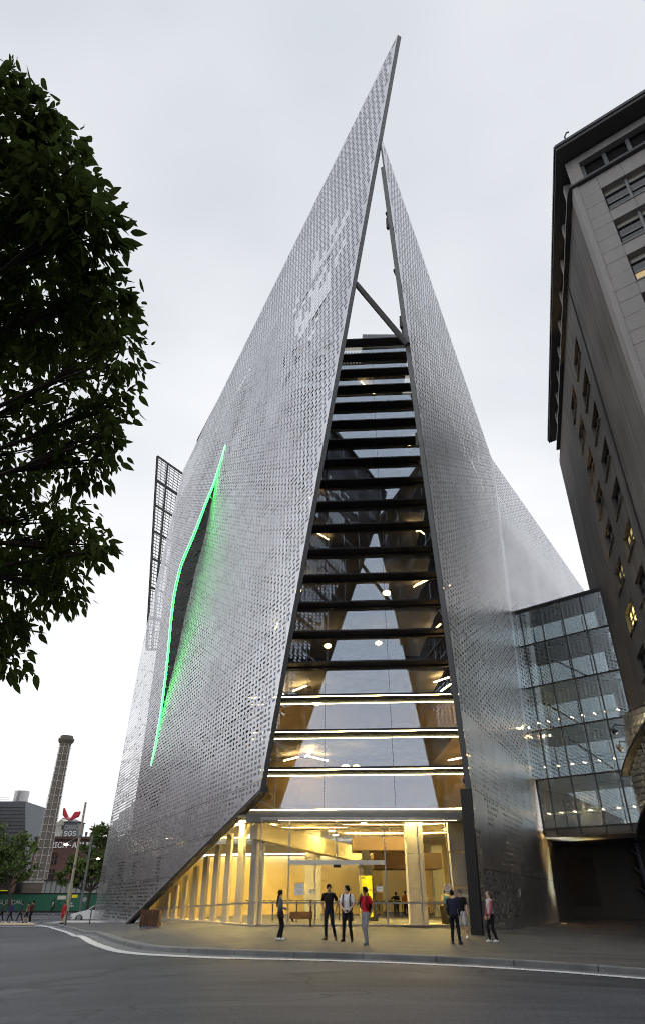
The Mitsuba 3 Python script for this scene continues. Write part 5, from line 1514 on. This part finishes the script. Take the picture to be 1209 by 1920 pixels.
    for i in (0, 1):
        yw = foot_yaw[i]; fd = np.array([math.sin(yw), math.cos(yw), 0]); sd = np.array([fd[1], -fd[0], 0]); a = ank[i]
        sh_ = m3.Manifold.batch_hull([sp(a - fd * .05 * k - z * .045 * k, .042 * k, 10), sp(a + fd * .06 * k - z * .05 * k + sd * .01, .044 * k, 10), sp(a + fd * .15 * k - z * .058 * k, .032 * k, 10), sp(a + z * .0 * k, .044 * k, 10)])
        cut = m3.Manifold.cube([1., 1., .3], True).translate([float(a[0]), float(a[1]), float(a[2] - .085 * k - .15)])
        put('shoe', tw(finish(sh_ - cut, .03 * k, 1)), cloth(*shoes), key, smooth=40)
    # hair
    hm = cloth(*hair)
    if hairstyle in ('short', 'long', 'stubble'):
        t_ = {'short': .017, 'long': .02, 'stubble': .004}[hairstyle] * k
        hh = m3.Manifold.batch_hull([ell(hd + z * .036 * k - hf * .014 * k, (.073 * k + t_, .09 * k + t_, .088 * k + t_), 20), ell(hd - z * .01 * k - hf * .055 * k, (.06 * k + t_, .03 * k + t_, .05 * k), 12)])
        cutc = hd + hf * .115 * k - z * .028 * k
        hh = hh - ell(cutc, (.085 * k, .10 * k, .098 * k), 20) - ell(hd + hf * .03 * k - z * .1 * k, (.1 * k, .085 * k, .085 * k), 16)
        if hairstyle == 'stubble': hh = hh - ell(hd + hf * .06 * k + z * .12 * k, (.075 * k, .10 * k, .09 * k), 16)
        if hairstyle == 'short': hh = uni([hh, m3.Manifold.batch_hull([sp(hd + hf * .055 * k + z * .10 * k + hr * s * .03 * k, .026 * k, 8) for s in (-1, 1)] + [sp(hd - hf * .03 * k + z * .108 * k, .03 * k, 8)])])
        if hairstyle == 'long':
            hh = uni([hh, m3.Manifold.batch_hull([ell(hd - hf * .06 * k - z * .02 * k, (.075 * k, .045 * k, .06 * k), 12), ell(hd - hf * .115 * k - z * .2 * k, (.075 * k, .04 * k, .05 * k), 12)]), m3.Manifold.batch_hull([ell(hd - hf * .115 * k - z * .2 * k, (.075 * k, .04 * k, .05 * k), 12), ell(hd - hf * .15 * k - z * .43 * k, (.05 * k, .03 * k, .05 * k), 12)])])
        put('hair', tw(finish(hh, .022 * k, 2, .012 * k, 4)), hm, key, smooth=True)
    if beard:
        bd = m3.Manifold.batch_hull([ell(hd - z * .080 * k + hf * .036 * k, (.043 * k, .0405 * k, .034 * k)), ell(hd - z * .06 * k + hf * .015 * k, (.060 * k, .045 * k, .022 * k))]) - ell(hd + hf * .085 * k - z * .028 * k, (.05 * k, .05 * k, .03 * k))
        put('beard', tw(finish(bd, .03 * k, 1)), hm, key, smooth=True)
    if cap:
        cp = (ell(hd + z * .05 * k - hf * .01 * k, (.09 * k, .107 * k, .09 * k), 20) - m3.Manifold.cube([.6, .6, .4], True).translate([float(hd[0]), float(hd[1]), float(hd[2] + .045 * k - .2)]))
        cp = uni([cp, m3.Manifold.batch_hull([sp(hd + hf * s_[1] * k + hr * s_[0] * k + z * .05 * k, .008 * k, 6) for s_ in ((-.06, .07), (.06, .07), (-.04, .16), (.04, .16))])])
        put('cap', tw(finish(cp, .03 * k, 1)), cloth(*cap), key, smooth=40)
    if backpack:
        bp_ = m3.Manifold.batch_hull([sp(ch + [s * .11 * k, -.17 * k, dz * k], .05 * k, 10) for s in (-1, 1) for dz in (.1, -.28)] + [sp(ch + [s * .09 * k, -.24 * k, dz * k], .04 * k, 10) for s in (-1, 1) for dz in (.04, -.26)])
        put('backpack', tw(finish(bp_, .05 * k, 2, .015, 6)), cloth(*backpack), key, smooth=True)
        for s in (-1, 1):
            mb = MB().tube([ch + [s * .12 * k, -.13 * k, .15 * k], ch + [s * .135 * k, .0, .213 * k], ch + [s * .135 * k, .09 * k, .16 * k], ch + [s * .13 * k, .135 * k, .03 * k], ch + [s * .145 * k, .10 * k, -.16 * k], ch + [s * .15 * k, -.1 * k, -.22 * k]], .021 * k, 6)
            put('strap', tw(mb.tm()), cloth(*backpack), key, smooth=True)
    if bag:
        bc = hipc + np.array([bag[2] * .2 * k, .02, -.03 * k])
        bg = m3.Manifold.batch_hull([sp(bc + [dx, dy * k, dz * k], .03 * k, 8) for dx in (-.02, .02) for dy, dz in ((-.1, -.12), (.12, -.12), (-.08, .08), (.08, .08))])
        put('bag', tw(finish(bg, .06, 1)), cloth(bag[0], bag[1]), key, smooth=40)
        put('strap', tw(MB().tube([bc + [0, -.08 * k, .08 * k], sh[1 if bag[2] > 0 else 0] + [0, -.03, .06 * k], bc + [0, .09 * k, .08 * k]], .012 * k, 5).tm()), cloth(bag[0], bag[1]), key)
    if watch:
        w = wr[1]; d = (wr[1] - el[1]); d /= np.linalg.norm(d)
        put('watch', tw(MB().tube([w - d * .02, w + d * .012], .033 * k, 10).tm()), 'steel', key)
    return key


def at_path(x, y): return (x, y, pz(x, y))


BLACK = ('cloth_black', (.011, .011, .013)); NAVYT = ('cloth_navy', (.013, .015, .024)); HAIR = ('cloth_hair', (.011, .009, .008)); WHITE = ('cloth_white', (.72, .72, .73))
person('woman with long dark hair in a grey jacket and black trousers, seen from the side', at_path(-1.62, 28.9), (1, .12), 1.62, 'light', ('cloth_grey', (.11, .12, .15)), 'long', BLACK, shoes=WHITE, hair=('cloth_brownhair', (.03, .018, .013)), hairstyle='long',
       feet=((-.07, -.05), (.07, .06)), hands=((-.2, .06, .78), (.14, .24, 1.08)), fat=.92, bag=('cloth_bag', (.03, .025, .022), 1))
person('bearded man in a black polo shirt and dark jeans, hands in his back pockets', at_path(.25, 28.95), (-.35, -1), 1.80, 'tan', BLACK, 'short', NAVYT, shoes=('cloth_brown', (.16, .09, .05)), feet=((-.24, .02), (.12, .0)), foot_yaw=(-.5, .35), hands=((-.24, -.1, .93), (.24, -.08, .93)),
       elbow=((-1, -.6, 0), (1, -.6, 0)), head_yaw=-.45, beard=True, watch=True, fat=1.08)
person('man in a white T-shirt with a dark backpack and black jeans', at_path(.92, 28.0), (-.3, -1), 1.76, 'fair', WHITE, 'short', BLACK, shoes=('cloth_dark_shoe', (.03, .022, .018)), feet=((-.15, 0), (.17, -.03)), foot_yaw=(-.3, .3), hands=((-.13, .2, .97), (.1, .24, 1.0)),
       elbow=((-1, -.5, 0), (1, -.5, 0)), head_yaw=.75, backpack=('cloth_pack', (.018, .022, .045)), untuck=-.35, fat=1.02)
person('man in a red polo shirt and grey trousers with one hand raised to his chin', at_path(1.52, 26.7), (-.75, -.8), 1.72, 'brown', ('cloth_red', (.52, .018, .03)), 'short', ('cloth_greytrouser', (.24, .25, .27)), shoes=('cloth_greyshoe', (.16, .17, .2)), feet=((-.09, .08), (.1, -.12)), hands=((-.30, .06, .95), (.10, .16, 1.44)),
       elbow=((-1, -.6, 0), (.4, .3, -1)), head_yaw=.35, backpack=('cloth_packdark', (.02, .016, .018)), untuck=-.35)
person('man in a navy jumper and black trousers with his back to the street', at_path(4.78, 27.6), (.25, 1), 1.66, 'light', ('cloth_jumper', (.022, .024, .05)), 'long', BLACK, shoes=('cloth_darkgrey', (.05, .05, .06)), feet=((-.13, .05), (.15, -.1)), hands=((-.2, .16, .92), (.2, .16, .92)), foot_yaw=(.1, .5), fat=1.12)
person('man with a cap and pale shorts standing behind the man in the navy jumper', at_path(5.62, 30.6), (-.35, -1), 1.68, 'fair', BLACK, 'short', ('cloth_shorts', (.42, .42, .44)), True, WHITE, HAIR, 'short', feet=((-.14, 0), (.14, .03)), hands=((-.27, .06, .8), (.27, .04, .8)), cap=('cloth_cap', (.1, .1, .12)), beard=False, foot_yaw=(-.2, .5))
person('man with cropped hair in a red sleeved top beside the right screen', at_path(6.42, 28.95), (-1, -.25), 1.66, 'fair', ('cloth_pale', (.42, .42, .44)), 'long', BLACK, False, WHITE, ('cloth_stubble', (.13, .08, .06)), 'stubble', feet=((-.08, -.12), (.1, .1)), hands=((-.19, .16, .84), (.2, .12, .84)), sleeves_mat=('cloth_redsleeve', (.36, .09, .1)))
# people inside the lobby
ins = 'people inside the lobby'
person('dark clothed person with a hand on the hip at the back of the lobby', (5.1, 52, FZ), (.2, 1), 1.6, 'brown', BLACK, 'short', NAVYT, hands=((-.3, .0, 1.0), (.27, .05, .8)), detail=False, group=ins, elbow=((-1, -.3, 0), (1, -.5, 0)))
person('person in an orange top at the back of the lobby beside a column', (5.75, 52, FZ), (.3, 1), 1.66, 'brown', ('cloth_orange', (.42, .13, .04)), 'long', BLACK, detail=False, group=ins)
person('person in a pale T-shirt with a blue backpack inside the lobby', (7.7, 47, FZ), (-.2, 1), 1.66, 'tan', ('cloth_paleyellow', (.6, .55, .4)), 'short', NAVYT, backpack=('cloth_bluepack', (.03, .1, .2)), detail=False, group=ins)
person('person half hidden behind the lobby column', (6.95, 50, FZ), (1, .1), 1.6, 'fair', ('cloth_paleyellow', (.6, .55, .4)), 'short', ('cloth_brownt', (.2, .1, .06)), detail=False, group=ins)
person('person in a black cap and orange shirt walking inside the doors', (1.5, 43.0, FZ), (1, -.3), 1.68, 'tan', ('cloth_orange', (.42, .13, .04)), 'short', BLACK, cap=('cloth_black', (.011, .011, .013)), detail=False, group=ins, feet=((-.08, -.2), (.08, .25)))
# people far left
wlk = 'people walking at the far left'
gz = lambda x, y, d=.1: (x, y, Gf(x, y) + d)
person('person in a blue top striding left on the far crossing', gz(-29.1, 70.6), (-1, 0), 1.72, 'tan', ('cloth_blue', (.05, .05, .16)), 'long', BLACK, detail=False, feet=((-.06, -.33), (.06, .3)), hands=((-.22, .25, .88), (.22, -.2, .85)), group=wlk, lift=(.03, 0))
person('person in dark clothes just behind the one in blue on the far crossing', gz(-28.3, 70.9), (-1, 0), 1.7, 'tan', ('cloth_bluegrey', (.04, .045, .08)), 'long', NAVYT, detail=False, feet=((-.06, .3), (.06, -.3)), hands=((-.22, -.2, .85), (.22, .25, .88)), group=wlk)
person('person in a maroon jacket and black trousers at the end of the far crossing strip', gz(-27.1, 70.4), (-1, .1), 1.76, 'tan', ('cloth_maroon', (.09, .028, .03)), 'long', BLACK, detail=False, hands=((-.2, .3, 1.05), (.2, .3, 1.05)), group=wlk, fat=1.1)
person('person with bare legs walking between the others at the far crossing', gz(-27.75, 71.0), (-1, 0), 1.66, 'tan', ('cloth_brownt', (.2, .1, .06)), 'short', ('cloth_navy', (.013, .015, .024)), True, BLACK, detail=False, feet=((-.06, .2), (.06, -.2)), group=wlk)
person('person at the picture edge walking left on the far crossing', gz(-30.3, 71.4), (-1, 0), 1.68, 'tan', ('cloth_darkgrey', (.05, .05, .06)), 'long', NAVYT, detail=False, feet=((-.06, .28), (.06, -.28)), group=wlk)
person('person in a red coat with a red bag standing at the far corner', gz(-22.7, 66.3, .15), (-.4, -1), 1.62, 'tan', ('cloth_redcoat', (.4, .03, .035)), 'long', ('cloth_redcoat', (.4, .03, .035)), True, BLACK, HAIR, 'long', detail=False, bag=('cloth_redbag', (.5, .09, .08), -1), group=wlk)
person('person in a white top with a backpack walking in front of the hoarding', gz(-37.0, 103.2, .0), (-1, 0), 1.7, 'tan', WHITE, 'short', NAVYT, detail=False, backpack=('cloth_black', (.011, .011, .013)), feet=((-.06, .25), (.06, -.25)), group=wlk)
